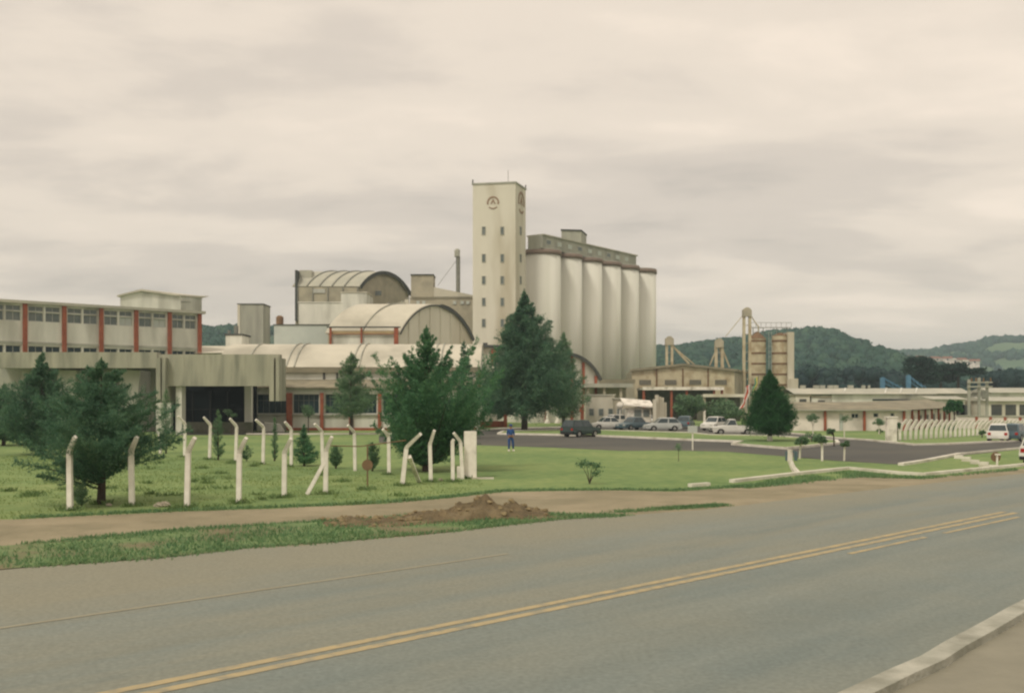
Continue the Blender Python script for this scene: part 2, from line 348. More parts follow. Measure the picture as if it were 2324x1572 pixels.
# ------------------------------------------------------------------ ground, roads, kerbs
gm = MB(); gm.add([(-4000, -400, 0), (4000, -400, 0), (4000, 6000, 0), (-4000, 6000, 0)], [(0, 1, 2, 3)]); struct('ground', gm, M['lawn'])
O = Vector((3.08, 19.84)); U = Vector((.7071, .7071)); NN = Vector((.7071, -.7071))
def rd(t, n): p = O+U*t+NN*n; return (p.x, p.y)
T = gp((1021, 1129), (870, 1142), (611, 1153), (305, 1164), (152, 1172), (51, 1177))        # far edge of the dirt path
Tr = gp((1143, 1115), (1265, 1113), (1420, 1112), (1532, 1114), (1701, 1104), (1870, 1089), (1954, 1079), (2039, 1083), (2098, 1084), (2310, 1063))
E = gp((55, 1289), (364, 1268), (561, 1245), (701, 1236), (1021, 1208), (1265, 1180), (1589, 1157), (2050, 1103), (2310, 1075))  # left edge of the asphalt
far = [(Tr[-1][0]+80, Tr[-1][1]+78)]
lef = (T[-1][0]-30, T[-1][1]-6)
flat('dirt_path', [lef]+T[::-1]+Tr+far+[(110, 110), rd(-6, -3), rd(-30, -3), (-60, 8)], .006, M['dirt'], .12, 1)
E2 = [(E[0][0]-30, E[0][1]-26)]+E+[(E[-1][0]+80, E[-1][1]+76)]
flat('main_road', E2+[rd(120, 5.7), rd(2, 5.85), rd(-3, 6.25), rd(-45, 6.35)], .014, M['road'], .06, 2)
# grass verge between path and road
Vt = gp((45, 1236), (230, 1218), (420, 1201), (600, 1191), (725, 1183), (860, 1176), (1006, 1163), (1120, 1160), (1240, 1166), (1330, 1168), (1390, 1167))
Vb = gp((1390, 1170), (1265, 1178), (1021, 1206), (701, 1234), (561, 1243), (364, 1266), (55, 1287))
vp = [(Vt[0][0]-14, Vt[0][1]-7)]+Vt+Vb+[(Vb[-1][0]-14, Vb[-1][1]-13)]
M['verge'] = mat('verge_turf', (.17, .25, .10), (.12, .18, .07), 1.1, c3=(.19, .155, .09), s3=.5, bump=1)
flat('verge', vp, .022, M['verge'], .12, 3)
# pavement and kerb on the camera's side
kb = MB(); kr = random.Random(5)
strip(kb, dense([rd(-40, 6.3), rd(-6, 6.3), rd(-3, 6.2), rd(2, 5.75), rd(120, 5.6)], .9, kr, .02), .30, 0, .12); struct('kerb', kb, mat('old_grey_kerb', (.46, .45, .38), (.36, .36, .30), 2.5, c3=(.25, .25, .2), s3=1.2, bump=.6))
flat('pavement', [rd(-60, 6.35), rd(-3, 6.25), rd(2, 5.8), rd(120, 5.65), rd(120, 14), rd(-60, 14)], .01, mat('sandy_pavement', (.27, .255, .195), (.22, .21, .16), .8, bump=.5), 0)
# markings
mk = MB()
for n in (0.0, .34): mk.add([(*rd(-40, n-.09), .020), (*rd(16.6, n-.09), .020), (*rd(16.6, n+.09), .020), (*rd(-40, n+.09), .020)], [(0, 1, 2, 3)])
mk.add([(*rd(20, -.07), .020), (*rd(90, -.07), .020), (*rd(90, .07), .020), (*rd(20, .07), .020)], [(0, 1, 2, 3)])
for t0, t1 in ((5.3, 9.2), (10.3, 15.5), (17.0, 21), (23, 27)): mk.add([(*rd(t0, .74), .020), (*rd(t1, .74), .020), (*rd(t1, .88), .020), (*rd(t0, .88), .020)], [(0, 1, 2, 3)])
struct('centre_line', mk, M['yellow'])
mk = MB(); mk.add([(*rd(-40, -4.55), .020), (*rd(0, -4.55), .020), (*rd(0, -4.43), .020), (*rd(-40, -4.43), .020)], [(0, 1, 2, 3)])
mk.add([(*rd(7.2, 4.0), .020), (*rd(8.8, 4.0), .020), (*rd(8.8, 4.1), .020), (*rd(7.2, 4.1), .020)], [(0, 1, 2, 3)])
struct('edge_line', mk, M['oldwhite'])
# access road and car park
acc = gp((860, 1003), (1083, 1009), (1265, 1015), (1412, 1022), (1532, 1021), (1650, 1024), (1786, 1035), (1904, 1045), (2039, 1053), (2100, 1048), (2179, 1033), (2310, 1019), (2460, 1009),
         (2460, 994), (2250, 1001), (2148, 1006), (2075, 1008), (1968, 997), (1895, 992), (1827, 985), (1759, 979), (1700, 973), (1600, 966), (1430, 962), (1330, 964), (1280, 969), (1143, 972), (1083, 977), (860, 987))
flat('access_road', acc, .008, M['asphalt'], 0)
flat('driveway', gp((405, 986), (640, 986), (660, 979), (420, 978)), .010, M['asphalt'], 0)
# planted island between road and car park
isl = gp((1131, 985), (1250, 987), (1363, 990), (1589, 1000), (1684, 1003), (1663, 1009), (1786, 1019), (1902, 1007), (1898, 1001), (1828, 996), (1760, 991), (1710, 989.5), (1614, 988), (1560, 983), (1460, 980), (1363, 977), (1280, 976), (1143, 979.5))
ib = MB(); ib.prism(isl, 0, .10); struct('traffic_island', ib, M['lawn'])
kb = MB(); strip(kb, [Vector(p) for p in isl]+[Vector(isl[0])], .28, 0, .17); struct('island_kerb', kb, M['kerb'])
for nm, pts, w in (('lawn_kerb', [(560, 985), (700, 985), (900, 984), (1083, 977), (1143, 972), (1280, 969)], .5),
                   ('roadside_kerb', [(1663, 1094), (1803, 1077), (1925, 1064), (2039, 1075), (2098, 1078), (2305, 1058), (2380, 1050)], .26),
                   ('far_kerb', [(1700, 977), (1759, 980), (1827, 986), (1895, 994), (1968, 998.6), (2075, 1009.5), (2148, 1008), (2245, 1003.4), (2460, 995)], .36),
                   ('bend_kerb', [(2045, 1055), (2100, 1047), (2179, 1031)], .3), ('thin_kerb', [(2179, 1031), (2310, 1018.5), (2460, 1008)], .14),
                   ('short_kerb', [(1566, 1104), (1608, 1101)], .22)):
    kb = MB(); strip(kb, dense([Vector(p) for p in gp(*pts)], 1.5, kr, .03), w, 0, .13); struct(nm, kb, M['kerb'])
kb = MB(); pc = gp((2168, 1035), (2185, 1040), (2203, 1046), (2224, 1052), (2244, 1058))
for i, p in enumerate(pc): strip(kb, [Vector(p)+Vector((-.35, .3)), Vector(p)+Vector((.35, -.25))], .2, 0, .10+.03*(i % 2))
struct('broken_kerb', kb, M['kerb'])

# ------------------------------------------------------------------ building helpers
def frame_u(A, B):
    A = Vector((A[0], A[1])); B = Vector((B[0], B[1])); u = (B-A); L = u.length; u /= L; n = Vector((-u.y, u.x))
    if n.y > 0: n = -n                       # n points to the camera
    return A, u, n, L
def facade(A, B, z0, z1, ops, t, wall_mat, parent, frame_mat=None, pane_mat=None, name='wall', mull=0, trans=None):
    """wall sheet with real openings, reveals of depth t, and a framed pane in each"""
    A, u, n, L = frame_u(A, B)
    def p(s, z, o=0.0): q = A+u*s+n*o; return (q.x, q.y, z)
    ss = sorted({0.0, L, *[o[0] for o in ops], *[o[1] for o in ops]}); zs = sorted({z0, z1, *[o[2] for o in ops], *[o[3] for o in ops]})
    mb = MB()
    for i in range(len(ss)-1):
        for j in range(len(zs)-1):
            cs, cz = (ss[i]+ss[i+1])/2, (zs[j]+zs[j+1])/2
            if any(o[0] < cs < o[1] and o[2] < cz < o[3] for o in ops): continue
            mb.add([p(ss[i], zs[j]), p(ss[i+1], zs[j]), p(ss[i+1], zs[j+1]), p(ss[i], zs[j+1])], [(0, 1, 2, 3)])
    for a, b, c, d in [o[:4] for o in ops]:
        for (s1, q1, s2, q2) in ((a, c, b, c), (b, c, b, d), (b, d, a, d), (a, d, a, c)):
            mb.add([p(s1, q1), p(s2, q2), p(s2, q2, -t), p(s1, q1, -t)], [(0, 1, 2, 3)])
    w = mb.build(name, wall_mat, parent)
    for o in ops:
        a, b, c, d = o[:4]; pm = o[4] if len(o) > 4 else pane_mat; nm = o[5] if len(o) > 5 else mull
        f = MB(); fw = .07
        def bar(s1, s2, q1, q2):
            P0, P1 = A+u*s1, A+u*s2; f.prism([tuple(P0-n*(t-.09)), tuple(P1-n*(t-.09)), tuple(P1-n*(t-.01)), tuple(P0-n*(t-.01))], q1, q2)
        bar(a, a+fw, c, d); bar(b-fw, b, c, d); bar(a+fw, b-fw, d-fw, d); bar(a+fw, b-fw, c, c+fw)
        for k in range(nm): s = a+(b-a)*(k+1)/(nm+1); bar(s-.03, s+.03, c+fw, d-fw)
        if trans: bar(a+fw, b-fw, c+(d-c)*trans-.025, c+(d-c)*trans+.025)
        fo = f.build('window', frame_mat or M['frame'], parent)
        g = MB(); P0, P1 = A+u*(a+.01), A+u*(b-.01)
        g.prism([tuple(P0-n*(t+.01)), tuple(P1-n*(t+.01)), tuple(P1-n*(t-.035)), tuple(P0-n*(t-.035))], c+.01, d-.01); g.build('pane', pm or M['glass'], fo)
    return w
def pil(mb, A, B, x, w, z0, z1, out=.18, back=.05):
    A_, u, n, L = frame_u(A, B); q = online(A, B, x); q = Vector((q.x, q.y))
    a = q-u*w/2; b = q+u*w/2
    mb.prism([tuple(a+n*out), tuple(b+n*out), tuple(b-n*back), tuple(a-n*back)], z0, z1); return mb
def sof(A, B, x):
    q = online(A, B, x); A = Vector((A[0], A[1])); return (Vector((q.x, q.y))-A).length
def vault(root, A, B, ax, L, zs, rise, zb, wall_m, roof_m, over=.5, thin=False, ribs=5, edge=.35, flatwall=True, n=24, ribw=.25, ribm=None):
    """barrel-roofed hall: the gable stands on line A-B, the roof runs L metres along ax"""
    A = Vector((A[0], A[1])); B = Vector((B[0], B[1])); ax = Vector(ax).normalized(); span = (B-A).length
    R = (span*span/4+rise*rise)/(2*rise); th = math.asin(min(1, span/2/R))
    def arc(k, off=0.0):
        a = -th+2*th*k/n; r = R+off; return .5+r*math.sin(a)/span, zs+rise-R+r*math.cos(a)
    def pt(k, s, off=0.0):
        f, z = arc(k, off); q = A+(B-A)*f+ax*s; return (q.x, q.y, z)
    g = MB(); vs = [(A.x, A.y, zb), (B.x, B.y, zb)]+[pt(k, 0) for k in range(n, -1, -1)]; g.add(vs, [tuple(range(len(vs)))]); g.build('gable_wall', wall_m, root); g = MB()
    C2, D2 = B+ax*L, A+ax*L; vs = [(C2.x, C2.y, zb), (D2.x, D2.y, zb)]+[pt(k, L) for k in range(0, n+1)]; g.add(vs, [tuple(range(len(vs)))])
    g.build('gable_wall', wall_m, root)
    w = MB()
    for P_, Q_ in ((A, D2), (B, C2)): MB().add([(P_.x, P_.y, zb), (Q_.x, Q_.y, zb), (Q_.x, Q_.y, zs), (P_.x, P_.y, zs)], [(0, 1, 2, 3)]).build('side_wall', wall_m, root)
    r = MB(); vs = []
    for off in (.02, .22):
        for s in (-over, L+over): vs += [pt(k, s, off) for k in range(n+1)]
    m_ = n+1; fs = []
    for k in range(n): fs += [(2*m_+k, 2*m_+k+1, 3*m_+k+1, 3*m_+k), (k, m_+k, m_+k+1, k+1), (k, k+1, 2*m_+k+1, 2*m_+k), (m_+k, 3*m_+k, 3*m_+k+1, m_+k+1)]
    fs += [(0, 2*m_, 3*m_, m_), (n, m_+n, 3*m_+n, 2*m_+n)]
    r.add(vs, fs); ro = r.build('roof', roof_m, root)
    e = MB(); vs = []
    for off in (-edge*.5, edge*.5):
        for s in (-over-.12, -over-.01): vs += [pt(k, s, off*(1 if not thin or k > n*.52 else .3)) for k in range(n+1)]
    fs = []
    for k in range(n): fs += [(2*m_+k, 2*m_+k+1, 3*m_+k+1, 3*m_+k), (k, m_+k, m_+k+1, k+1), (k, k+1, 2*m_+k+1, 2*m_+k), (m_+k, 3*m_+k, 3*m_+k+1, m_+k+1)]
    fs += [(0, 2*m_, 3*m_, m_), (n, m_+n, 3*m_+n, 2*m_+n)]
    e.add(vs, fs); e.build('roof_edge', M['darkedge'], root)
    for i in range(ribs):
        s0 = L*(i+1)/(ribs+1); rb = MB(); vs = []
        for off in (.20, .42):
            for s in (s0-ribw/2, s0+ribw/2): vs += [pt(k, s, off) for k in range(n+1)]
        rb.add(vs, [f for f in fs]); rb.build('roof_rib', ribm or M['grey_conc'], ro)
    return pt
def box_bld(name, label, cat, x0, x1, yt, d, depth, zb=0.0, wall=None, roofm=None, skew=0.0, group=None, cap=.0):
    """plain block seen between columns x0 and x1, top at row yt"""
    a, b = X(x0, d), X(x1, d+skew); z1 = Z(yt, d)
    root = thing(name, label, cat, ((a+b)/2, d), 0, group)
    A, B = (a, d), (b, d+skew); _, u, n, L = frame_u(A, B)
    q = [Vector(A), Vector(B), Vector(B)-n*depth, Vector(A)-n*depth]
    MB().prism([tuple(p) for p in q], zb, z1).build('wall', wall or M['white_wall'], root)
    e = .12; r = MB(); q2 = [Vector(A)-u*e+n*e, Vector(B)+u*e+n*e, Vector(B)+u*e-n*(depth+e), Vector(A)-u*e-n*(depth+e)]
    r.prism([tuple(p) for p in q2], z1+.002, z1+.25+cap).build('roof', roofm or M['grey_conc'], root)
    return root, A, B, z1

# ------------------------------------------------------------------ office block, far left
A, B = (-60.6, 130.0), (-43.2, 146.0)
A0 = tuple(online(A, B, -40))[:2]
root = thing('office_building', 'long two-storey office block with red pillars at the left edge', 'building', (-52, 138))
S = lambda x: sof(A0, B, x)
cols = [-36, 56, 145, 229, 308, 384, 452]
ops = []
for i in range(6):
    a, b = S(cols[i])+.45, S(cols[i+1])-.45; m = (a+b)/2
    for k, (p, q) in enumerate(((a, m-.12), (m+.12, b))):
        ops.append((p, q, 13.1, 14.25, M['glass2'] if (i, k) not in ((3, 1), (4, 1)) else M['bluewall'])); ops.append((p, q, 14.35, 15.0, M['glass2'])); ops.append((p, q, 8.7, 10.05, M['glass']))
facade(A0, B, 6, 15.25, ops, .28, M['white_wall'], root, M['frame'], mull=1)
_, u, n, L = frame_u(A0, B)
mb = MB(); mb.seg(A0, B, 6, 15.24, .35, 12); mb.build('wall', M['white_wall'], root)
mb = MB(); a2 = Vector(A0)-u*.3; b2 = Vector(B)+u*.4
mb.prism([tuple(a2+n*.5), tuple(b2+n*.5), tuple(b2-n*12.4), tuple(a2-n*12.4)], 15.252, 15.62); mb.build('roof', M['sheet'], root)
for x in cols[0:]: pil(MB(), A0, B, x, .5, 6, 15.245, .32).build('pillar', M['red'], root)
mb = MB(); mb.seg(A0, B, 10.25, 10.55, -.09, .01); mb.build('ledge', M['grey_conc'], root)

# ------------------------------------------------------------------ concrete portal and wing at its left
root = thing('concrete_wing', 'low wing with a long plain concrete fascia behind the left trees', 'building', (X(200, 112), 112))
MB().box(X(-60, 105), X(356, 105), 105, 106.2, Z(834, 105), Z(798, 105)).build('fascia', M['concrete'], root)
MB().box(X(-60, 106), X(356, 106), 106.21, 118, Z(806, 106)-.3, Z(806, 106)).build('roof', M['grey_conc'], root)
MB().box(X(-60, 112), X(352, 112), 112, 112.4, 0, 7.3).build('wall', M['grey_conc'], root)
for a, b in ((60, 92), (142, 174), (283, 318)):
    MB().add([(X(a, 110), 107, 0), (X(b, 110)+.4, 107, 0), (X(b, 110)+.4, 111.98, 0), (X(a, 110), 111.98, 0), (X(a, 110), 109, 6.4), (X(b, 110)+.4, 109, 6.4), (X(b, 110)+.4, 111.98, 6.4), (X(a, 110), 111.98, 6.4)],
             [(0, 3, 2, 1), (4, 5, 6, 7), (0, 1, 5, 4), (1, 2, 6, 5), (2, 3, 7, 6), (3, 0, 4, 7)]).build('buttress', M['white_wall'], root)
for a, b in ((100, 136), (182, 270)):
    f = MB().box(X(a, 112), X(b, 112), 111.85, 111.98, 2.2, 5.2).build('window', M['frame'], root)
    MB().box(X(a, 112)+.12, X(b, 112)-.12, 111.8, 111.849, 2.32, 5.08).build('pane', M['glass'], f)

root = thing('entrance_portal', 'massive stained concrete entrance portal over a hall coloured near-black for its shade', 'building', (X(480, 100), 104))
zb, zt = Z(875, 100), Z(803, 100)
MB().box(X(360, 100), X(634, 100), 100, 101.1, zb, zt).build('fascia', M['concrete'], root)
MB().prism([(X(360, 100)+.02, 101.101), (X(634, 100)-.05, 101.101), (X(632, 114), 114), (X(360, 100)+.02, 114)], zt-.55, zt-.12).build('roof', M['concrete'], root)
for a, b, yb in ((358, 379, 913), (614, 636, 909)):
    mb = MB(); mb.box(X(a, 99.7), X(a, 99.7)+.42, 99.2, 102.2, Z(yb, 99.7), zt-.35); mb.box(X(b, 99.7)-.32, X(b, 99.7), 99.2, 102.2, Z(yb, 99.7), zt-.35); mb.box(X(a, 99.7)+.42, X(b, 99.7)-.32, 99.8, 99.98, Z(yb, 99.7), zt-.9); mb.build('fin', M['concrete'], root)
MB().box(X(388, 99), X(402, 99), 100.4, 101.6, 0, zb-.002).build('column', M['white_wall'], root)
MB().box(X(354, 103), X(388, 103), 103, 103.6, 0, 4.6).build('side_wall', M['white_wall'], root)
MB().box(X(557, 109), X(572, 109), 108.6, 109.4, 0, 4.9).build('column', M['white_wall'], root)
MB().box(X(395, 110.5), X(560, 110.5), 110.5, 110.9, 4.3, 6.5).build('lintel', M['hallshade'], root)
for i in range(4):
    x0, x1 = X(398, 111)+i*1.85, X(398, 111)+(i+1)*1.85
    f = MB(); f.box(x0, x0+.08, 110.92, 111.0, 0, 4.5); f.box(x1-.08, x1-.01, 110.92, 111.0, 0, 4.5); f.box(x0+.08, x1-.08, 110.92, 111.0, 2.3, 2.38)
    f = f.build('dark_door_screen', M['black'], root); MB().box(x0, x1, 111.05, 111.1, 0, 4.5).build('pane', M['hallshade'], f)  # dark door panels added so the open hall reads as deep shade
MB().box(X(356, 112), X(573, 112), 113, 114, 0, zt-.6).build('back_wall', M['hallshade'], root)
mb = MB(); mb.box(X(404, 104), X(566, 104), 104.5, 105.4, 0, Z(957, 104.5)); tag(mb.build('planter_wall', M['stone']), 'low rough grey planter wall in front of the dark entrance hall', 'wall')
mb = MB(); q = gp((600, 979), (646, 979), (646, 976.5), (600, 976.5))
mb.add([(q[0][0], q[0][1], 0), (q[1][0], q[1][1], 0), (q[2][0], q[2][1], 0), (q[3][0], q[3][1], 0), (q[0][0], q[0][1], .95), (q[1][0]-.5, q[1][1], .75), (q[2][0]-.5, q[2][1], .75), (q[3][0], q[3][1], .95)],
       [(0, 3, 2, 1), (4, 5, 6, 7), (0, 1, 5, 4), (1, 2, 6, 5), (2, 3, 7, 6), (3, 0, 4, 7)]); tag(mb.build('ramp_wall', M['white_wall']), 'short white sloping ramp wall by the first red pillar', 'wall')

# ------------------------------------------------------------------ low hall with vaulted shell roof
root = thing('shell_roof_hall', 'long low hall with pale vaulted shell roof and red pillars', 'building', (X(830, 116), 116))
A, B = (X(574, 115), 115.0), (X(1082, 115), 115.0); S = lambda x: sof(A, B, x)
pc = [658, 731, 797, 862, 927, 992, 1057]
ops = []; ed = [576]+pc+[1081]
for i in range(len(ed)-1):
    a, b = S(ed[i])+.35, S(ed[i+1])-.35
    if i < 5: ops.append((a, b, 1.85, 3.95, M['glass'], 4))
    elif i == 6: ops.append((a, b, 1.0, 3.4, M['glass'], 2))
facade(A, B, 0, 4.6, ops, .3, M['white_wall'], root, mat('grey_steel_sash', (.11, .13, .12), (.15, .17, .15), 2), trans=.68)
MB().seg(A, B, 0, 4.55, .36, 22).build('wall', M['white_wall'], root)
for i, x in enumerate(pc): pil(MB(), A, B, x, .58 if i == 0 else .36, 0, 4.1, .5 if i == 0 else .3).build('pillar', M['red'], root)
MB().seg((X(665, 115), 115), B, 0, .28, -.1, -.003).build('plinth', M['red'], root)
MB().seg(A, B, 1.62, 1.78, -.25, -.003).build('sill', M['grey_conc'], root)
xa, xb = A[0], B[0]
MB().add([(xa, 114.4, 4.6), (xb, 114.4, 4.6), (xb, 119, 5.55), (xa, 119, 5.55), (xa, 114.4, 4.72), (xb, 114.4, 4.72), (xb, 119, 5.67), (xa, 119, 5.67)], [(0, 3, 2, 1), (4, 5, 6, 7), (0, 1, 5, 4), (1, 2, 6, 5), (2, 3, 7, 6), (3, 0, 4, 7)]).build('lean_to_roof', M['brownroof'], root)
MB().box(xa, xb, 119.01, 119.4, 4.56, 6.4).build('clerestory_wall', M['white_wall'], root)
MB().box(xa-.2, xb+.2, 118.6, 119.6, 6.41, 6.92).build('gutter', M['brownroof'], root)
for x in (735, 765, 905): MB().tube([(X(x, 118.8), 118.9, 6.4), (X(x, 118.8), 118.9, 5.6)], .12).build('downpipe', M['darkedge'], root)
# shell: eave y=119.3 z 6.9 -> ridge y=128 z 9.9
n = 20; span = 17.6; rise = 3.0; R = (span**2/4+rise**2)/(2*rise); th = math.asin(span/2/R)
def sh(k, off=0): a = -th+2*th*k/n; return 119.4+span/2+(R+off)*math.sin(a), 6.9+rise-R+(R+off)*math.cos(a)
def shell(x0, x1, o0, o1):
    mb = MB(); vs = []
    for off in (o0, o1):
        for x in (x0, x1): vs += [(x, *sh(k, off)) for k in range(n+1)]
    m_ = n+1; fs = []
    for k in range(n): fs += [(2*m_+k, 3*m_+k, 3*m_+k+1, 2*m_+k+1), (k, k+1, m_+k+1, m_+k), (k, 2*m_+k, 2*m_+k+1, k+1), (m_+k, m_+k+1, 3*m_+k+1, 3*m_+k)]
    return mb.add(vs, fs+[(0, m_, 3*m_, 2*m_), (n, 2*m_+n, 3*m_+n, m_+n)])
ro = shell(X(520, 125), xb+.3, 0, .2).build('roof', M['shell'], root)
for x in (560, 650, 668, 800, 815, 985, 1000):
    x0 = X(x, 119.4)
    mb = shell(x0-.06, x0+.06, .19, .34); mb.build('roof_rib', M['grey_conc'], ro)
gvs = [(xb+.25, *sh(k)) for k in range(n+1)]; MB().add(gvs, [tuple(range(n+1))]).build('gable_wall', M['white_wall'], root)

# ------------------------------------------------------------------ blocks behind, left to right
root = thing('gabled_warehouse', 'white gabled shed rising behind the left office block', 'warehouse', (X(360, 190), 190))
d = 185; xl, xm, xr = X(273, d), X(318, d), X(398, d)
zl, zm = Z(672, d), Z(659, d)
q = [(xl, d, 5), (xr, d+3, 5), (xr, d+3, Z(668, d)), (xm, d+1, zm), (xl, d, zl)]
MB().add(q, [(0, 1, 2, 3, 4)]).build('gable_wall', M['white_wall'], root)
x2 = X(458, 196)
MB().add([(xr, d+3, 5), (x2, 196, 5), (x2, 196, Z(674, 196)), (xr, d+3, Z(674, d+3))], [(0, 1, 2, 3)]).build('side_wall', M['white_wall'], root)
MB().add([(xl-.4, d-.5, zl-.1), (xm, d+.5, zm), (xr-.3, d+2.5, Z(668, d)), (x2+.3, 195.6, Z(675.5, 195.6)), (x2-.5, 203, Z(671, 203)), (xm+6, 203, zm+.2), (xl, 203, zl+.5),
          (xl-.4, d-.5, zl+.2), (xm, d+.5, zm+.35), (xr-.3, d+2.5, Z(668, d)+.3), (x2+.3, 195.6, Z(675.5, 195.6)+.35), (x2-.5, 203, Z(671, 203)), (xm+6, 203, zm+.8), (xl, 203, zl+.8)],
         [(7, 8, 12, 13), (8, 9, 10, 11, 12), (0, 1, 8, 7), (1, 2, 9, 8), (2, 3, 10, 9), (3, 4, 11, 10), (6, 5, 1, 0)]).build('roof', M['shell'], root)
MB().add([(xr+.1, d+2.7, Z(682, d)), (x2-.2, 195.7, Z(686, 195.7)), (x2-.2, 195.7, Z(684, 195.7)), (xr+.1, d+2.7, Z(679.5, d))], [(0, 1, 2, 3)]).build('ledge', M['grey_conc'], root)

root, A, B, z1 = box_bld('concrete_tank_tower', 'weathered square concrete tower left of the grey wall', 'tower', 540, 597, 690, 170, 5, wall=M['grey_conc'], roofm=M['darkedge'], cap=-.1)
MB().box(A[0]-.06, A[0]+.35, 169.9, 170.0, 12, z1).build('pilaster', M['cream'], root)
root, A, B, z1 = box_bld('white_annex', 'small white block with a dark flat roof beside the concrete tower', 'building', 512, 549, 760, 160, 5, wall=M['white_wall'], roofm=M['darkedge'])
MB().cyl((X(536, 162), 162), .35, z1, z1+1.6, 10).build('vent_pipe', M['gmetal'], root)
MB().cyl((X(520, 162), 162), .25, z1, z1+.9, 10).build('vent_pipe', M['gmetal'], root)
root = thing('cream_roofed_shed', 'low cream-roofed shed between the office block and the blue-grey wall', 'shed', (X(560, 150), 152))
MB().box(X(440, 146), X(660, 146), 146, 165, 0, Z(798, 146)).build('wall', M['white_wall'], root)
MB().add([(X(438, 145), 145, Z(800, 145)), (X(662, 145), 145, Z(800, 145)), (X(662, 153), 155, Z(784, 155)), (X(438, 153), 155, Z(784, 155)), (X(662, 145), 166, 9), (X(438, 145), 166, 9)], [(0, 1, 2, 3), (3, 2, 4, 5)]).build('roof', M['shell'], root)
root, A, B, z1 = box_bld('blue_grey_hall', 'plain pale blue-grey hall wall under the upper arched building', 'building', 622, 752, 737, 152, 6, wall=M['bluewall'], roofm=M['darkedge'], cap=-.12)
rt = thing('roof_tank', 'small round rust-red tank on the left roof corner of the blue-grey hall', 'tank', (X(635, 154), 154, z1+.2))
MB().cyl((X(635, 154), 154), .55, z1+.25, z1+1.3, 14).build('tank_body', M['rust'], rt); MB().cyl((X(635, 154), 154), .55, z1+1.3, z1+1.55, 14, .25).build('lid', M['rust'], rt)
root, A, B, z1 = box_bld('white_block', 'stepped windowless white block below the upper arched building', 'building', 678, 779, 686, 176, 10, wall=M['white_wall'], roofm=M['white_wall'], cap=-.1)
MB().box(X(774, 174), X(832, 174), 174, 182, 0, Z(664, 174)).build('stair_tower', M['white_wall'], root)
MB().box(X(774, 174)-.1, X(832, 174)+.1, 173.9, 182.1, Z(664, 174)+.003, Z(664, 174)+.2).build('tower_cap', M['shell'], root)

# upper arched building
root = thing('arched_mill_building', 'highest arched building of dull grey sheet with a ribbed barrel roof', 'building', (X(800, 198), 198))
A, B = (X(812, 196), 196.0), (X(928, 212), 212.0)
zs_ = Z(651, 196)
vault(root, A, B, (-1, -.03), 11.6, zs_, Z(619, 204)-zs_, 10, M['tan'], M['sheet'], .5, False, 4, .7, ribw=.18, ribm=M['gmetal'])
MB().box(X(675, 195.5), X(812, 196)-.1, 195.5, 195.7, 18, zs_-.15).build('front_wall', M['tan'], root)
for i in range(5):
    x = X(675, 195.5)+i*2.8
    MB().box(x, x+.16, 195.3, 195.49, 18, zs_).build('mullion', M['gmetal'], root)
f = MB().box(X(710, 195.4), X(738, 195.4), 195.35, 195.49, Z(664, 195.4), Z(655, 195.4)).build('window', M['frame'], root)
MB().box(X(675, 196)-.3, X(676, 196), 195.2, 211, 18, Z(613, 196)).build('end_wall', M['darkedge'], root)
MB().box(X(675, 196), X(703, 196), 197.6, 210, zs_, Z(613, 198)).build('parapet', M['sheet'], root)
f = MB().box(X(850, 202), X(866, 202), 201.2, 201.7, Z(670, 202), Z(660, 202)).build('window', M['glass2'], root)
for i, (x, y, w, h) in enumerate(((842, 694, 14, 8), (870, 690, 22, 10), (905, 686, 16, 9), (920, 680, 8, 14))):
    rt = thing('roof_machine', ['squat pale machine unit leftmost on the roof below the grey arch', 'largest pale machine unit on the roof below the grey arch', 'pale machine unit right of the largest on the roof below the grey arch', 'narrow tall unit at the foot of the grey arch'][i], 'roof unit', (X(x, 188), 188, Z(y+h, 188)-1.5), 0, 'machine units on the roof below the grey arch')
    MB().box(X(x, 188), X(x+w, 188), 187, 188.6, Z(y+h, 188)-1.5, Z(y, 188)).build('casing', M['cream'], rt)
    MB().tube([(X(x+w/2, 188), 187.8, Z(y, 188)), (X(x+w/2, 188), 187.8, Z(y-3, 188)), (X(x+w/2+3, 188), 187.8, Z(y-3.5, 188))], .14).build('duct', M['gmetal'], rt)
# hall under the machines
root, A, B, z1 = box_bld('middle_block', 'tan flat block carrying the pale roof machines', 'building', 836, 985, 700, 184, 8, wall=M['tan'], roofm=M['grey_conc'])

# front arched hall
root = thing('arched_hall', 'broad cream arched hall whose rounded gable faces the silo tower', 'building', (X(930, 155), 158))
A, B = (X(903, 148), 148.0), (X(1070, 164), 164.0); zs_ = Z(757, 148)
vault(root, A, B, (-1, .02), 9.9, zs_, Z(694, 157)-zs_, 0, M['cream'], M['shell'], .3, True, 1, .6, ribw=.08)
for f in (.14, .28, .42, .56, .70, .84):
    p = Vector(A).lerp(Vector(B), f); MB().cyl((p.x, p.y-.12), .16, 0, zs_+(Z(694, 157)-zs_)*(1-(2*f-1)**2)*.96, 8).build('pilaster', M['cream'], root)
A2 = (X(748, 147.5), 147.5); B2 = (X(901, 147.5), 147.5)
MB().box(A2[0], B2[0], 147.2, 147.6, Z(757, 147.5), Z(750, 147.5)).build('fascia', mat('ochre_fascia', (.42, .33, .18), (.36, .27, .15), 1), root)
MB().box(A2[0]-.3, B2[0]+.5, 146.9, 147.7, Z(743, 147.5), Z(740.5, 147.5)).build('gutter', M['darkedge'], root)
MB().box(A2[0], B2[0], 147.3, 147.7, 0, Z(757.2, 147.5)).build('front_wall', M['white_wall'], root)
for x, w in ((750, .3), (820, .25), (899, .6)): MB().box(X(x, 147)-w/2, X(x, 147)+w/2, 146.95, 147.19, Z(800, 147), Z(743.2, 147)).build('pillar', M['red'], root)
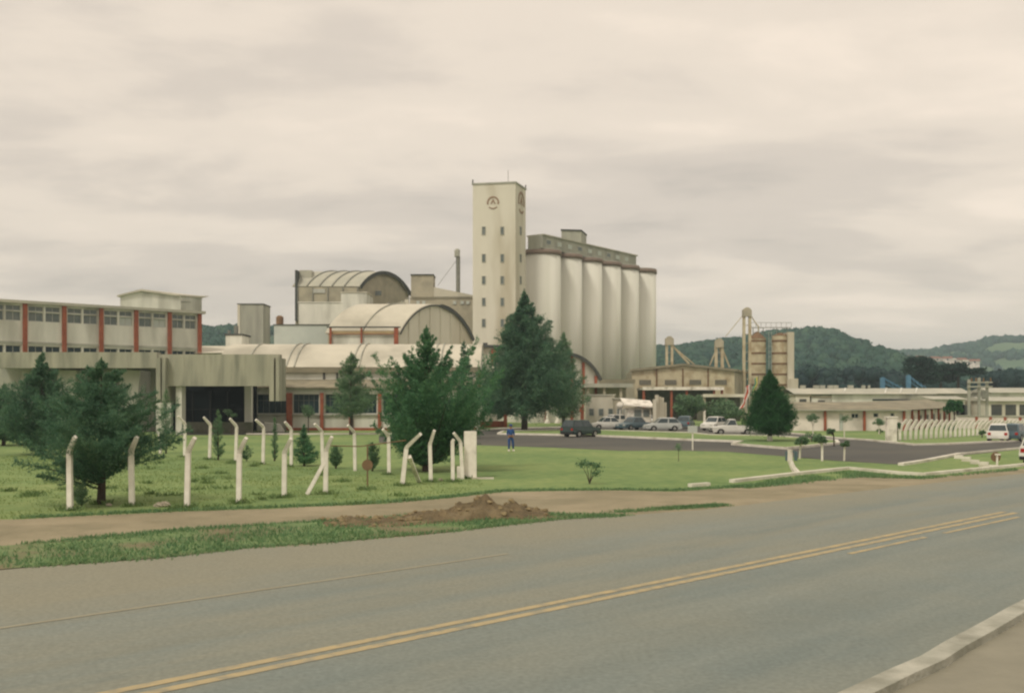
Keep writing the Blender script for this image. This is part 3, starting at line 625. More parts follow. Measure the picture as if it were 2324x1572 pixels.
MB().box(A2[0]-.2, B2[0]+.2, 146.98, 147.19, Z(758, 147), Z(757, 147)).build('beam', M['red'], root)

# brown block with small tower and the elevator pipe
root, A, B, z1 = box_bld('brown_annex', 'grey-brown block with a square roof turret left of the silo tower', 'building', 930, 1078, 676, 190, 10, wall=M['tan'], roofm=M['shell'])
MB().box(X(932, 189), X(983, 189), 189.6, 194, z1+.2, Z(623, 189)).build('turret', M['tan'], root)
MB().box(X(931, 189), X(984, 189), 189.4, 194.2, Z(623, 189)+.003, Z(623, 189)+.2).build('turret_roof', M['darkedge'], root)
MB().add([(X(984, 190), 189.7, z1+.25), (X(1078, 190), 189.7, z1+.25), (X(1078, 190), 189.7, Z(670, 190)), (X(984, 190), 189.7, Z(651, 190)), (X(984, 190), 200, z1+.25), (X(1078, 190), 200, z1+.25), (X(1078, 190), 200, Z(670, 190)), (X(984, 190), 200, Z(651, 190))],
         [(0, 1, 2, 3), (7, 6, 5, 4), (3, 2, 6, 7), (1, 5, 6, 2), (0, 3, 7, 4)]).build('sloping_roof', M['shell'], root)
for x in (945, 958, 1028, 1045, 1058): 
    f = MB().box(X(x, 190), X(x+8, 190), 189.85, 189.99, Z(690, 190), Z(682, 190)).build('window', M['frame'], root); MB().box(X(x+1.2, 190), X(x+6.8, 190), 189.82, 189.849, Z(689, 190), Z(683, 190)).build('pane', M['bluewall'], f)
root = thing('bucket_elevator', 'tall thin grey elevator pipe left of the silo tower', 'elevator', (X(1039, 196), 197, Z(675, 196)))
MB().tube([(X(1039, 196), 197, Z(675, 196)), (X(1039, 196), 197, Z(580, 196))], .42, 8).build('shaft', M['gmetal'], root)
MB().add([], []).box(X(1031, 196), X(1043, 196), 196.4, 197.6, Z(580, 196), Z(569, 196)).build('head', M['grey_conc'], root)
MB().ball((X(1037, 196), 197, Z(568, 196)), .55).build('head_cap', M['grey_conc'], root)
MB().tube([(X(1038, 196), 197, Z(585, 196)), (X(995, 196), 194, Z(650, 196))], .05, 4).build('guy_wire', M['gmetal'], root)

# ------------------------------------------------------------------ silo tower
root = thing('silo_tower', 'tall slender cream tower with round emblems beside the silos', 'tower', (-2, 183))
C0 = Vector((.6, 180)); CL = Vector((X(1073, 181.5), 181.5)); CR = Vector((X(1193, 186), 186.0)); CB = CL+CR-C0
ztop = Z(415, 180)
MB().prism([tuple(CL), tuple(C0), tuple(CR), tuple(CB)], 0, ztop).build('shaft', M['cream'], root)
ctr = (CL+CR)/2
q = [ctr+(p-ctr)*1.04 for p in (CL, C0, CR, CB)]
mb = MB().prism([tuple(p) for p in q], ztop+.002, ztop+.28); cap = mb.build('cap', M['grey_conc'], root)
for p in (CL, CR): MB().tube([(*tuple(ctr+(p-ctr)*1.0), ztop+.28), (*tuple(ctr+(p-ctr)*1.0), ztop+.9)], .12, 6).build('corner_light', M['darkedge'], cap)
MB().tube([(ctr.x+1.5, ctr.y, ztop+.28), (ctr.x+1.5, ctr.y, ztop+3)], .05, 5).build('antenna', M['gmetal'], cap)
def facew(P, Q, x, y, w, h, nm='window', out=.05):
    p = online(P, Q, x); p = Vector((p.x, p.y)); u = (Q-P).normalized(); n = Vector((u.y, -u.x))
    if n.dot(Vector((0, -1))) < 0 and P is not C0: n = -n
    if P is C0: n = Vector((u.y, -u.x))
    zc = Z(y, p.y)
    a, b = p-u*w/2, p+u*w/2
    f = MB(); e = .09
    for (s0, s1, z0, z1) in ((-w/2-e, -w/2, zc-h/2-e, zc+h/2+e), (w/2, w/2+e, zc-h/2-e, zc+h/2+e), (-w/2, w/2, zc+h/2, zc+h/2+e), (-w/2, w/2, zc-h/2-e, zc-h/2)):
        f.prism([tuple(p+u*s0+n*.1), tuple(p+u*s1+n*.1), tuple(p+u*s1-n*.02), tuple(p+u*s0-n*.02)], z0, z1)
    f = f.build(nm, M['grey_conc'], root)
    MB().prism([tuple(a+n*.02), tuple(b+n*.02), tuple(b-n*.02), tuple(a-n*.02)], zc-h/2, zc+h/2).build('pane', M['glass2'], f)
for y in (523, 585, 635, 684, 732): facew(CL, C0, 1098, y, .5, 1.25); facew(CL, C0, 1140, y, .5, 1.25)
for y in (523, 585, 635, 684): facew(C0, CR, 1181, y, .9, 1.25)
def emblem(P, Q, x, y, r):
    p = online(P, Q, x); p = Vector((p.x, p.y)); u = (Q-P).normalized(); n = Vector((u.y, -u.x))
    zc = Z(y, p.y); mb = MB()
    def arc(a0, a1, r0, r1, k=20):
        vs = []
        for i in range(k+1):
            a = math.radians(a0+(a1-a0)*i/k)
            for rr in (r0, r1):
                for o in (-.03, .07):
                    q = p+u*rr*math.cos(a)+n*o; vs.append((q.x, q.y, zc+rr*math.sin(a)))
        fs = []
        for i in range(k):
            b = 4*i; fs += [(b+1, b+3, b+7, b+5), (b, b+1, b+5, b+4), (b+2, b+6, b+7, b+3)]
        mb.add(vs, fs+[(0, 2, 3, 1), (4*k, 4*k+1, 4*k+3, 4*k+2)])
    arc(-18, 198, r*.74, r); arc(228, 312, r*.86, r*1.05)
    def pol(pts):
        for o in (.07,):
            vs = [((p+u*a+n*o).x, (p+u*a+n*o).y, zc+b) for a, b in pts]+[((p+u*a-n*.03).x, (p+u*a-n*.03).y, zc+b) for a, b in pts]
            k = len(pts); mb.add(vs, [tuple(range(k)), tuple(range(2*k-1, k-1, -1))]+[(i, i+k, (i+1) % k+k, (i+1) % k) for i in range(k)])
    pol([(-.10*r, .5*r), (.10*r, .5*r), (.42*r, -.22*r), (.2*r, -.22*r), (0, .2*r), (-.2*r, -.22*r), (-.42*r, -.22*r)])
    mb.build('emblem', mat('faded_brown_sign_paint', (.26, .17, .12), (.33, .24, .17), 3), root)
emblem(CL, C0, 1119, 459, 1.08); emblem(C0, CR, 1183, 459, 1.9)

# ------------------------------------------------------------------ silos
sil = []
for i in range(6):
    c = (5.4+4.2*i, 190+5.5*i)
    lab = ['nearest and widest-looking pale concrete silo, against the tower', 'second pale silo from the tower, under the roof cabin', 'third pale silo from the tower', 'fourth pale silo from the tower', 'fifth pale silo from the tower, under the end of the gallery', 'last pale silo at the right end, with no gallery above'][i]
    rt = thing('concrete_silo', lab, 'silo', c, 0, 'row of six concrete silos')
    MB().cyl(c, 3.45, 0, 29.3, 56).build('shaft', M['silo'], rt, smooth=False)
    MB().cyl(c, 3.62, 29.302, 30.1, 56).build('rim', M['rim'], rt)
    MB().cyl(c, 3.5, 30.102, 30.25, 56).build('silo_top', M['grey_conc'], rt)
    for p in rt.children:
        p.data.polygons.foreach_set('use_smooth', [len(q.vertices) == 4 for q in p.data.polygons])
    # second row behind, seen only as depth
us = Vector((4.2, 5.5)).normalized()
root = thing('silo_gallery', 'grey conveyor gallery with a roof cabin on top of the silos', 'gallery', (14, 201, 30.2))
a = Vector((4.2, 187.0)); b = Vector((5.4+4.2*4.45, 190+5.5*4.45)); nn = Vector((us.y, -us.x))
ga, gb = a+nn*1.5, b+nn*1.5
L = (gb-ga).length
ops = []
for i in range(9):
    s = 1.2+i*(L-2.4)/9
    ops.append((s, s+1.5, 31.0, 31.9, M['bluewall'] if i % 3 else M['glass2']))
def fac2(A, B, z0, z1, ops, n):       # gallery wall faces +n
    q = [A, B, B-n*3.2, A-n*3.2]
    MB().prism([tuple(p) for p in q], z0, z1).build('wall', M['grey_conc'], root)
    u = (B-A).normalized()
    for a_, b_, c_, d_, m_ in ops:
        P0, P1 = A+u*a_, A+u*b_
        f = MB().prism([tuple(P0+n*.05), tuple(P1+n*.05), tuple(P1-n*.05), tuple(P0-n*.05)], c_, d_).build('window', M['frame'], root)
        P0, P1 = A+u*(a_+.1), A+u*(b_-.1)
        MB().prism([tuple(P0+n*.07), tuple(P1+n*.07), tuple(P1+n*.051), tuple(P0+n*.051)], c_+.1, d_-.1).build('pane', m_, f)
fac2(ga, gb, 30.252, 32.5, ops, nn)
MB().prism([tuple(ga+nn*.25), tuple(gb+nn*.25+us*.3), tuple(gb-nn*3.5+us*.3), tuple(ga-nn*3.5)], 32.502, 32.72).build('roof', M['sheet'], root)
ca = Vector((X(1274, 197), 197.0)); cb = Vector((X(1319, 197.6), 197.6)); cc = Vector((X(1331, 203), 203.0))
cd = ca+cc-cb
MB().prism([tuple(ca), tuple(cb), tuple(cc), tuple(cd)], 30.26, Z(523, 197)).build('cabin', M['grey_conc'], root)
ctr = (ca+cc)/2; MB().prism([tuple(ctr+(p-ctr)*1.05) for p in (ca, cb, cc, cd)], Z(523, 197)+.002, Z(523, 197)+.3).build('cabin_roof', M['darkedge'], root)

# ------------------------------------------------------------------ vaulted hall right of the tall cedar, red frame, canopies
root = thing('arched_depot', 'white arched depot with red pillars at the foot of the silos', 'building', (X(1280, 158), 158))
A, B = (X(1205, 150), 150.0), (X(1360, 158), 158.0); zs_ = Z(862, 158)
vault(root, A, B, (-.5, 1), 16, zs_, Z(803, 154)-zs_, 0, M['white_wall'], M['shell'], .5, False, 2, .5)
for x in (1240, 1298, 1324, 1352): 
    p = online(A, B, x); f = (Vector(p[:2])-Vector(A)).length/(Vector(B)-Vector(A)).length
    rise = Z(803, 154)-zs_; zt = zs_+rise*(1-(2*f-1)**2)*.98
    MB().box(p.x-.2, p.x+.2, p.y-.35, p.y-.02, 0, zt-.1).build('pillar', M['red'], root)
root = thing('red_framed_bay', 'white bay between two red pillars at the foot of the tower', 'building', (X(1102, 168), 168))
MB().box(X(1078, 168), X(1200, 168), 168, 176, 0, Z(788, 168)).build('wall', M['cream'], root)
for x in (1086, 1120, 1150): MB().box(X(x, 167)-.35, X(x, 167)+.35, 167.6, 167.98, 0, Z(791, 167)).build('pillar', M['red'], root)
MB().box(X(1080, 167), X(1200, 167), 167.3, 176.2, Z(788, 168)+.003, Z(782, 168)).build('roof', M['darkedge'], root)
MB().box(X(1096, 168), X(1106, 168), 169, 170, Z(781.5, 168), Z(776, 168)).build('vent', M['darkedge'], root)

def canopy(name, label, x0, x1, yt, yb, d, depth, cols, fasc, post, wall=None):
    rt = thing(name, label, 'canopy', (X((x0+x1)/2, d), d+depth/2))
    z0, z1 = Z(yb, d), Z(yt, d)
    MB().box(X(x0, d), X(x1, d), d, d+.3, z0, z1).build('fascia', fasc, rt)
    MB().box(X(x0, d)+.02, X(x1, d)-.02, d+.31, d+depth, z0+.05, z1-.1).build('roof', M['sheet'], rt)
    for x in cols: MB().box(X(x, d)-.18, X(x, d)+.18, d+.4, d+.75, 0, z0+.04).build('post', post, rt)
    if wall: MB().box(X(x0, d)+.1, X(x1, d)-.1, d+depth-.3, d+depth-.02, 0, z0+.04).build('wall', wall, rt)
canopy('loading_canopy', 'grey loading canopy below the first silos', 1326, 1436, 869, 878, 150, 8, (1335, 1372, 1410), M['grey_conc'], M['tan'], M['tan'])
root, A, B, z1 = box_bld('brown_roof_lean_to', 'narrow dark-roofed lean-to against the silo bases', 'shed', 1358, 1440, 868, 172, 8, wall=M['tan'], roofm=M['brownroof'], cap=.35)
canopy('white_fascia_canopy', 'long canopy with white fascia and red posts before the tan warehouse', 1459, 1643, 877, 884, 168, 8, (1462, 1525, 1560, 1622, 1640), M['whitepaint'], M['red'], M['stone'])
canopy('cream_canopy', 'low cream-edged canopy left of the round clipped tree', 1596, 1700, 893, 900, 160, 6, (1600, 1650, 1695), M['cream'], M['tan'], M['stone'])
for (x0, x1, yt, d_, m_, lab) in ((1330, 1395, 897, 140, 'cream', 'low cream store room with vents behind the parked cars'), (1395, 1440, 905, 138, 'tan', 'small tan store room left of the guard booth')):
    root, A, B, z1 = box_bld('store_room', lab, 'shed', x0, x1, yt, d_, 4, wall=M[m_], roofm=M['sheet'], cap=-.05)
    for k in range(3):
        xx = A[0]+(B[0]-A[0])*(k+.3)/3
        f = MB().box(xx, xx+.7, d_-.08, d_-.01, 1.2, 2.2).build('window', M['frame'], root); MB().box(xx+.07, xx+.63, d_-.1, d_-.081, 1.27, 2.13).build('pane', M['glass2'], f)
root = thing('red_stall', 'low red-painted stall roof behind the white fence posts', 'stall', (X(1337, 146), 146))
MB().box(X(1318, 145), X(1366, 145), 145, 148, 1.6, 2.35).build('roof', M['red'], root)
for x in (1320, 1342, 1363): MB().box(X(x, 145)-.12, X(x, 145)+.12, 145.1, 145.4, 0, 1.6).build('post', M['red'], root)

# ------------------------------------------------------------------ tan warehouse
root = thing('grain_warehouse', 'tan gabled warehouse with dark vents right of the silos', 'warehouse', (X(1550, 185), 190))
d = 182; xl, xm, xr = X(1434, d), X(1550, d), X(1667, d); z0 = 0
zl, zm = Z(841, d), Z(829, d)
MB().add([(xl, d, z0), (xr, d, z0), (xr, d, zl), (xm, d, zm), (xl, d, zl)], [(0, 1, 2, 3, 4)]).build('gable_wall', M['tansteel'], root)
MB().add([(xr, d, z0), (X(1695, 198), 198, z0), (X(1695, 198), 198, zl), (xr, d, zl)], [(0, 1, 2, 3)]).build('side_wall', M['tan'], root)
MB().add([(xl, d, z0), (xl, d, zl), (xl+1, 200, zl), (xl+1, 200, 0)], [(0, 1, 2, 3)]).build('side_wall', M['tan'], root)
dx = X(1695, 198)-xr
MB().add([(xl-.4, d-.5, zl-.1), (xm, d-.5, zm+.02), (xr+.4, d-.5, zl-.1), (xl-.4+dx, 198, zl-.1), (xm+dx, 198, zm+.02), (xr+.4+dx, 198, zl-.1),
          (xl-.4, d-.5, zl+.3), (xm, d-.5, zm+.4), (xr+.4, d-.5, zl+.3), (xl-.4+dx, 198, zl+.3), (xm+dx, 198, zm+.4), (xr+.4+dx, 198, zl+.3)],
         [(6, 7, 10, 9), (7, 8, 11, 10), (0, 1, 7, 6), (1, 2, 8, 7), (2, 5, 11, 8), (0, 6, 9, 3)]).build('roof', M['brownroof'], root)
for x in (1490, 1549.5, 1607): MB().box(X(x, d)-.12, X(x, d)+.12, d-.15, d-.01, 0, zl+.45).build('pilaster', M['rust'], root)
for x in (1451, 1509, 1565, 1623): 
    v = MB()
    v.box(X(x, d), X(x+26, d), d-.06, d-.01, Z(872, d), Z(861, d))
    v = v.build('vent', M['darkedge'], root); s = MB()
    for k in range(4): zz_ = Z(871-k*2.7, d); s.box(X(x+1, d), X(x+25, d), d-.12, d-.061, zz_, zz_+.07)
    s.build('louvre', M['tan'], v)

def elevator(label, x, yt, yb, d, w, hw, struts, twin=False):
    rt = thing('grain_elevator', label, 'elevator', (X(x, d), d, 0), 0, 'grain elevator legs')
    xs = (-w/2, w/2) if True else (0,)
    for s in xs: MB().box(X(x, d)+s-.22*w, X(x, d)+s+.22*w, d-.25, d+.25, 0, Z(yt, d)-1).build('leg', M['tansteel'], rt)
    k = 0; z = Z(yb, d); r = MB()
    while z < Z(yt, d)-1.5: r.box(X(x, d)-w*.27, X(x, d)+w*.27, d-.08, d+.08, z, z+.12); z += 1.6
    r.build('cross_bar', M['tan'], rt)
    h = MB(); zt = Z(yt, d); h.box(X(x, d)-hw/2, X(x, d)+hw/2, d-.5, d+.5, zt-1.7, zt-.5); h.tube([(X(x, d), d-.44, zt-.75), (X(x, d), d+.44, zt-.75)], hw*.45, 14); h.build('head', M['tan'], rt)
    for (xa, ya, xb2, yb2, r_) in struts: MB().tube([(X(xa, d), d, Z(ya, d)), (X(xb2, d), d+.5, Z(yb2, d))], r_, 6).build('spout', M['tansteel'], rt)
elevator('squat tan elevator leg with one chute, nearest the concrete silos', 1519, 761, 840, 190, .95, 1.5, [(1523, 780, 1565, 825, .2), (1526, 784, 1577, 826, .12)])
elevator('short tan elevator leg with splayed chutes, between the other two legs', 1632, 766, 840, 190, 1.1, 1.5, [(1629, 785, 1612, 828, .14), (1637, 785, 1657, 832, .16), (1632, 785, 1644, 832, .12)])
elevator('tallest twin elevator leg standing over the metal bins', 1695, 696, 880, 188, 1.05, 1.55, [(1688, 712, 1648, 762, .07), (1701, 711, 1721, 738, .1), (1721, 738, 1723, 752, .12)])

# metal bins
def binn(label, x0, x1, yt, cone, d, square=False):
    c = (X((x0+x1)/2, d), d+1.5); r = (X(x1, d)-X(x0, d))/2
    rt = thing('grain_bin', label, 'bin', c, 0, 'metal grain bins')
    zt = Z(yt, d)
    MB().cyl(c, r, 0, zt, 28).build('shell', M['tansteel'], rt)
    MB().cyl(c, r*1.05, zt+.002, zt+cone, 28, r*.15).build('cone_roof', M['rust'], rt)
    for y in (772, 800, 824, 848, 872):
        if y > yt+4: MB().cyl(c, r+.05, Z(y+2.5, d), Z(y-2, d), 28).build('band', M['rust'], rt)
    return rt, c, r, zt
binn('round tan grain bin with a cone roof and rusty bands', 1703, 1742, 767, 1.35, 196)
rt, c, r, zt = binn('second round grain bin, with a flat concrete pier along its right side', 1757, 1794, 760, .6, 196)
MB().box(X(1790, 195), X(1804, 195), 195.5, 199, 0, Z(752, 195)).build('pier', M['cream'], rt)
MB().box(X(1793, 195), X(1811, 195), 194.8, 195.48, 0, Z(858, 195)).build('pier_base', M['cream'], rt)
rt = thing('bin_catwalk', 'thin metal catwalk linking the tops of the grain bins', 'catwalk', (X(1750, 196), 196, Z(745, 196)))
MB().box(X(1706, 196), X(1798, 196), 196.6, 197.4, Z(741, 196)-.1, Z(741, 196)).build('deck', M['gmetal'], rt)
hr = MB(); hr.tube([(X(1706, 196), 196.6, Z(738, 196)+.6), (X(1798, 196), 196.6, Z(738, 196)+.6)], .05, 4)
for i in range(9): x = X(1706+i*11.5, 196); hr.tube([(x, 196.6, Z(741, 196)), (x, 196.6, Z(738, 196)+.6)], .04, 4)
hr.build('handrail', M['gmetal'], rt)
for x in (1712, 1735, 1766, 1790): MB().tube([(X(x, 196), 197, Z(765, 196)), (X(x, 196), 197, Z(741, 196)-.1)], .07, 5).build('support', M['gmetal'], rt)
rt = thing('bin_ladder', 'caged ladder in the dark gap between the grain bins', 'ladder', (X(1749, 198), 198, 0))
ld = MB()
for s in (-.25, .25): ld.box(X(1748, 198)+s-.04, X(1748, 198)+s+.04, 198, 198.1, 0, Z(752, 198))
for i in range(46): ld.box(X(1748, 198)-.21, X(1748, 198)+.21, 198.02, 198.08, i*.33, i*.33+.05)
ld.build('ladder_rails', M['bluewall'], rt)
cg = MB()
for i in range(14): z = 2+i*.95; cg.tube([(X(1748, 198)+.4*math.cos(a), 198-.5*abs(math.sin(a)), z) for a in [k*math.pi/6 for k in range(7)]], .03, 4)
cg.build('cage', M['bluewall'], rt)

# ------------------------------------------------------------------ right-hand low buildings
root = thing('long_low_building', 'long low white building with red pillars and a brown roof', 'building', (X(1950, 116), 118))
A, B = (X(1800, 113.5), 113.5), (X(2053, 113.5), 113.5); C = (X(2170, 150), 150.0); S = lambda x: sof(A, B, x)
zt = Z(931, 113.5)
ops = [(S(1932), S(1949), Z(948, 113.5), Z(937, 113.5), M['glass'], 1), (S(1982), S(1994), Z(946, 113.5), Z(936, 113.5), M['glass'], 0), (S(2021), S(2030), Z(944, 113.5), Z(936, 113.5), M['glass'], 0), (S(1905), S(1914), 0.02, Z(938, 113.5), M['bluewall'], 0)]
facade(A, B, 0, zt, ops, .15, M['pinkwhite'], root)
facade(B, C, 0, zt, [(4+i*5.2, 6.6+i*5.2, .7, 1.6, M['glass'], 1) for i in range(6)], .15, M['pinkwhite'], root)
MB().prism([(A[0]+.1, 113.75), (B[0]-.15, 113.75), (C[0]-.4, C[1]), (C[0]-12, C[1]+1), (A[0]+.1, 128)], .01, zt-.01).build('wall', M['pinkwhite'], root)
for x in (1872, 1961, 2051): pil(MB(), A, B, x, .24, 0, zt, .22).build('pillar', M['red'], root)
for x in (2068, 2083, 2098, 2113, 2128, 2141, 2153): pil(MB(), B, C, x, .3, 0, zt, .22).build('pillar', M['red'], root)
ze = zt+.12; zr = Z(911, 121)
MB().add([(A[0]-.5, 112.9, ze), (B[0]+.5, 112.9, ze), (C[0]+.8, C[1], ze), (C[0]-4, C[1], zr+.3), (B[0]-3, 121, zr), (A[0]-.5, 121, zr), (A[0]-.5, 129, ze), (B[0]-8, 129, ze), (C[0]-9, C[1], ze)],
         [(0, 1, 4, 5), (1, 2, 3, 4), (5, 4, 7, 6), (4, 3, 8, 7)]).build('roof', M['brownroof'], root)
MB().seg((A[0]-.4, 112.9), (B[0]+.5, 112.9), zt+.002, zt+.11, -.02, .1).build('gutter', M['grey_conc'], root)

root = thing('vented_shed', 'long far shed with a row of small vents on its grey ridge', 'shed', (X(2000, 175), 178))
d = 172; a, b = X(1800, d), X(2118, d)
MB().box(X(1888, d), b, d, d+10, 0, Z(894, d)).build('wall', M['white_wall'], root)
MB().box(a, X(1886, d), d+.5, d+9, 0, Z(893, d)).build('wall', M['grey_conc'], root)
MB().add([(a, d-.6, Z(893, d)), (b+.4, d-.6, Z(893, d)), (b+.4, d+5, Z(880, d+5)), (a, d+5, Z(880, d+5)), (b+.4, d+11, Z(893, d)), (a, d+11, Z(893, d))], [(0, 1, 2, 3), (3, 2, 4, 5)]).build('roof', M['sheet'], root)
for x in (1822, 1852, 1866, 1884, 1896, 1930, 1962, 1968): MB().box(X(x, d+5)-.4, X(x, d+5)+.4, d+4.6, d+5.4, Z(880, d+5)-.3, Z(880, d+5)+.5).build('vent', M['grey_conc'], root)
for x in (1908, 2001, 2035, 2070): MB().add([(X(x, d+1), d-.2, Z(891, d)), (X(x+3, d+1), d-.2, Z(891, d)), (X(x+13, d+5), d+5, Z(879, d+5)), (X(x+9, d+5), d+5, Z(879, d+5))], [(0, 1, 2, 3)]).build('roof_light', M['white_wall'], root)
MB().box(X(1980, d), X(2082, d), d-.1, d-.02, Z(908, d), Z(904.5, d)).build('window_strip', M['glass'], root)
for x0, x1, yt, dd, lab, m_ in ((1806, 1838, 898, 150, 'small pale store between the low white building and the far shed, left one', 'cream'), (1842, 1886, 901, 150, 'small pale store with dark doorway, right of its twin', 'white_wall')):
    rt, A_, B_, z1 = box_bld('small_store', lab, 'shed', x0, x1, yt, dd, 5, wall=M[m_], roofm=M['brownroof'], cap=-.05)
    f = MB().box((A_[0]+B_[0])/2-.5, (A_[0]+B_[0])/2+.5, dd-.06, dd-.01, 2, z1-.4).build('door', M['darkedge'], rt)
for x0, x1, yt, yb, dd, lab, m_ in ((2108, 2200, 880, 892, 185, 'long sheet-roofed shed right of the vented shed', 'grey_conc'), (2250, 2400, 879, 890, 180, 'pale shed with a sheet roof at the far right edge', 'white_wall'), (2118, 2190, 898, 905, 160, 'open white shed behind the round bush', 'white_wall'), (2240, 2400, 900, 909, 158, 'white walled store under the switchyard posts', 'cream')):
    rt = thing('far_shed', lab, 'shed', (X((x0+x1)/2, dd), dd))
    MB().box(X(x0, dd), X(x1, dd), dd, dd+9, 0, Z(yb, dd)).build('wall', M[m_], rt)
    MB().add([(X(x0, dd)-.3, dd-.5, Z(yb, dd)), (X(x1, dd)+.3, dd-.5, Z(yb, dd)), (X(x1, dd)+.3, dd+4, Z(yt, dd+4)), (X(x0, dd)-.3, dd+4, Z(yt, dd+4)), (X(x1, dd)+.3, dd+10, Z(yb, dd)), (X(x0, dd)-.3, dd+10, Z(yb, dd))], [(0, 1, 2, 3), (3, 2, 4, 5), (0, 3, 5), (1, 4, 2)]).build('roof', M['sheet'], rt)
    for k in range(5):
        x = X(x0+(x1-x0)*(k+.3)/5, dd); MB().box(x, x+1.6, dd-.05, dd-.01, 1.0, min(2.6, Z(yb, dd)-.5)).build('doorway', M['darkedge'], rt)
# blue conveyor frames
for i, (xa, ya, xb2, yb2) in enumerate(((2003, 856, 2052, 878), (2062, 851, 2103, 877))):
    rt = thing('blue_conveyor', ['blue slanting conveyor frame, left one, beyond the vented shed', 'taller blue slanting conveyor frame left of the umbrella-shaped trees'][i], 'conveyor', (X(xa, 190), 190), 0, 'blue conveyor frames')
    p0, p1 = (X(xa, 190), 190, Z(ya, 190)), (X(xb2, 190), 192, Z(yb2, 190))
    mb = MB(); mb.tube([p0, p1], .18, 5); mb.tube([(p0[0], 190, p0[2]-1), (p1[0]-.5, 192, p1[2]-.3)], .15, 5)
    for k in range(6):
        f = k/6; g = (k+1)/6; mb.tube([(p0[0]+(p1[0]-p0[0])*f, 190, p0[2]+(p1[2]-p0[2])*f), (p0[0]+(p1[0]-p0[0])*g, 190, p0[2]-1+(p1[2]-p0[2]+.7)*g)], .07, 4)
    mb.build('boom', M['blue'], rt)
    mb = MB(); mb.box(p0[0]-.4, p0[0]+.35, 189.7, 190.3, 0, p0[2]); mb.build('mast', M['blue'], rt)
# switchyard
rt = thing('switchyard_frame', 'grey concrete switchyard portal with crossbars at the right', 'pylon', (X(2230, 140), 140))
for i, x in enumerate((2199, 2222, 2240)):
    MB().box(X(x, 140)-.15, X(x, 140)+.15, 139.85, 140.15, 0, Z((860, 856, 864)[i], 140)).build('post', M['grey_conc'], rt)
mb = MB()
for y in (866, 876): mb.box(X(2193, 140), X(2250, 140), 139.6, 139.78, Z(y, 140)-.12, Z(y, 140)+.05)
mb.build('crossbar', M['grey_conc'], rt)
for x in (2203, 2213, 2230, 2246): MB().cyl((X(x, 140), 139.7), .1, Z(866, 140)+.06, Z(866, 140)+.55, 8).build('insulator', M['rust'], rt)
MB().box(X(2224, 140), X(2238, 140), 139.3, 139.59, Z(905, 140), Z(885, 140)).build('transformer', M['gmetal'], rt)
# perimeter wall right
root = thing('perimeter_wall', 'pinkish white perimeter wall with red posts behind the fence at the right', 'wall', (X(2250, 116), 116))
A, B = (X(2172, 124), 124.0), (X(2480, 110), 110.0); zt = Z(945.5, 118)
MB().seg(A, B, 0, zt, 0, .25).build('wall', M['pinkwhite'], root)
MB().seg(A, B, zt+.002, zt+.12, -.08, .33).build('coping', M['grey_conc'], root)
for x in (2217, 2249, 2282, 2316): pil(MB(), A, B, x, .3, 0, zt, .12).build('post', M['red'], root)

# ------------------------------------------------------------------ small structures
rt = thing('guard_booth', 'white guard booth with tilted roof and broad windows behind the cars', 'booth', (X(1450, 130), 130))
d = 128; a, b = X(1420, d), X(1480, d)
MB().box(a+.2, b-.1, d, d+3, 0, 2.35).build('wall', M['whitepaint'], rt)
for k, (p, q) in enumerate(((a+1.0, a+1.95), (a+2.1, b-.3))):
    f = MB().box(p, q, d-.06, d-.005, 1.25, 2.2).build('window', M['frame'], rt); MB().box(p+.07, q-.07, d-.085, d-.061, 1.32, 2.13).build('pane', M['glass2'], f)
MB().add([(a-.3, d-.6, 2.65), (b+.2, d-.6, 2.36), (b+.2, d+3.4, 3.1), (a-.3, d+3.4, 3.4), (a-.3, d-.6, 2.8), (b+.2, d-.6, 2.52), (b+.2, d+3.4, 3.26), (a-.3, d+3.4, 3.56)], [(0, 3, 2, 1), (4, 5, 6, 7), (0, 1, 5, 4), (1, 2, 6, 5), (2, 3, 7, 6), (3, 0, 4, 7)]).build('roof', M['whitepaint'], rt)
rt = thing('concrete_monument', 'cluster of tall pale concrete fins between guard booth and round bush', 'monument', (X(1502, 126), 126))
for i, (x, y) in enumerate(((1487, 905), (1493, 895), (1500, 899), (1507, 901), (1514, 912))):
    MB().box(X(x, 126)-.22, X(x, 126)+.14, 126+.35*i, 126.7+.35*i, 0, Z(y, 126)).build('fin', M['cream'], rt)
MB().box(X(1482, 125), X(1520, 125), 125.6, 128.6, 0, .35).build('base', M['cream'], rt)
rt = thing('globe_lamp', 'white globe lamp on a post left of the guard booth', 'lamp', (X(1407, 124), 124))
MB().tube([(X(1407, 124), 124, 0), (X(1407, 124), 124, Z(925, 124))], .07, 8).build('post', M['whitepaint'], rt)
MB().ball((X(1407, 124), 124, Z(919, 124)), .42, 16, 10).build('globe', M['whitepaint'], rt, smooth=True)
# red low wall and white round ornament left of cedar
rt = thing('red_garden_wall', 'low red garden wall with one tall red pillar under the conifers', 'wall', (X(1115, 128), 128))
MB().box(X(1078, 128), X(1150, 128), 128, 128.3, 0, .75).build('wall', M['red'], rt)
MB().box(X(1143, 127), X(1151, 127), 127.4, 127.95, 0, 2.05).build('pillar', M['red'], rt)
rt = thing('white_wheel_ornament', 'white painted ring ornament standing on the low red wall', 'ornament', (X(1093, 127.6), 127.6, .75))
mb = MB(); cxo = X(1093, 128); mb.tube([(cxo+.55*math.cos(k*math.pi/10), 128.1, 1.42+.55*math.sin(k*math.pi/10)) for k in range(21)], .2, 8, False); mb.build('ring', M['whitepaint'], rt)
MB().box(cxo+.7, cxo+1.9, 128.02, 128.25, .752, 1.6).build('panel', M['whitepaint'], rt)

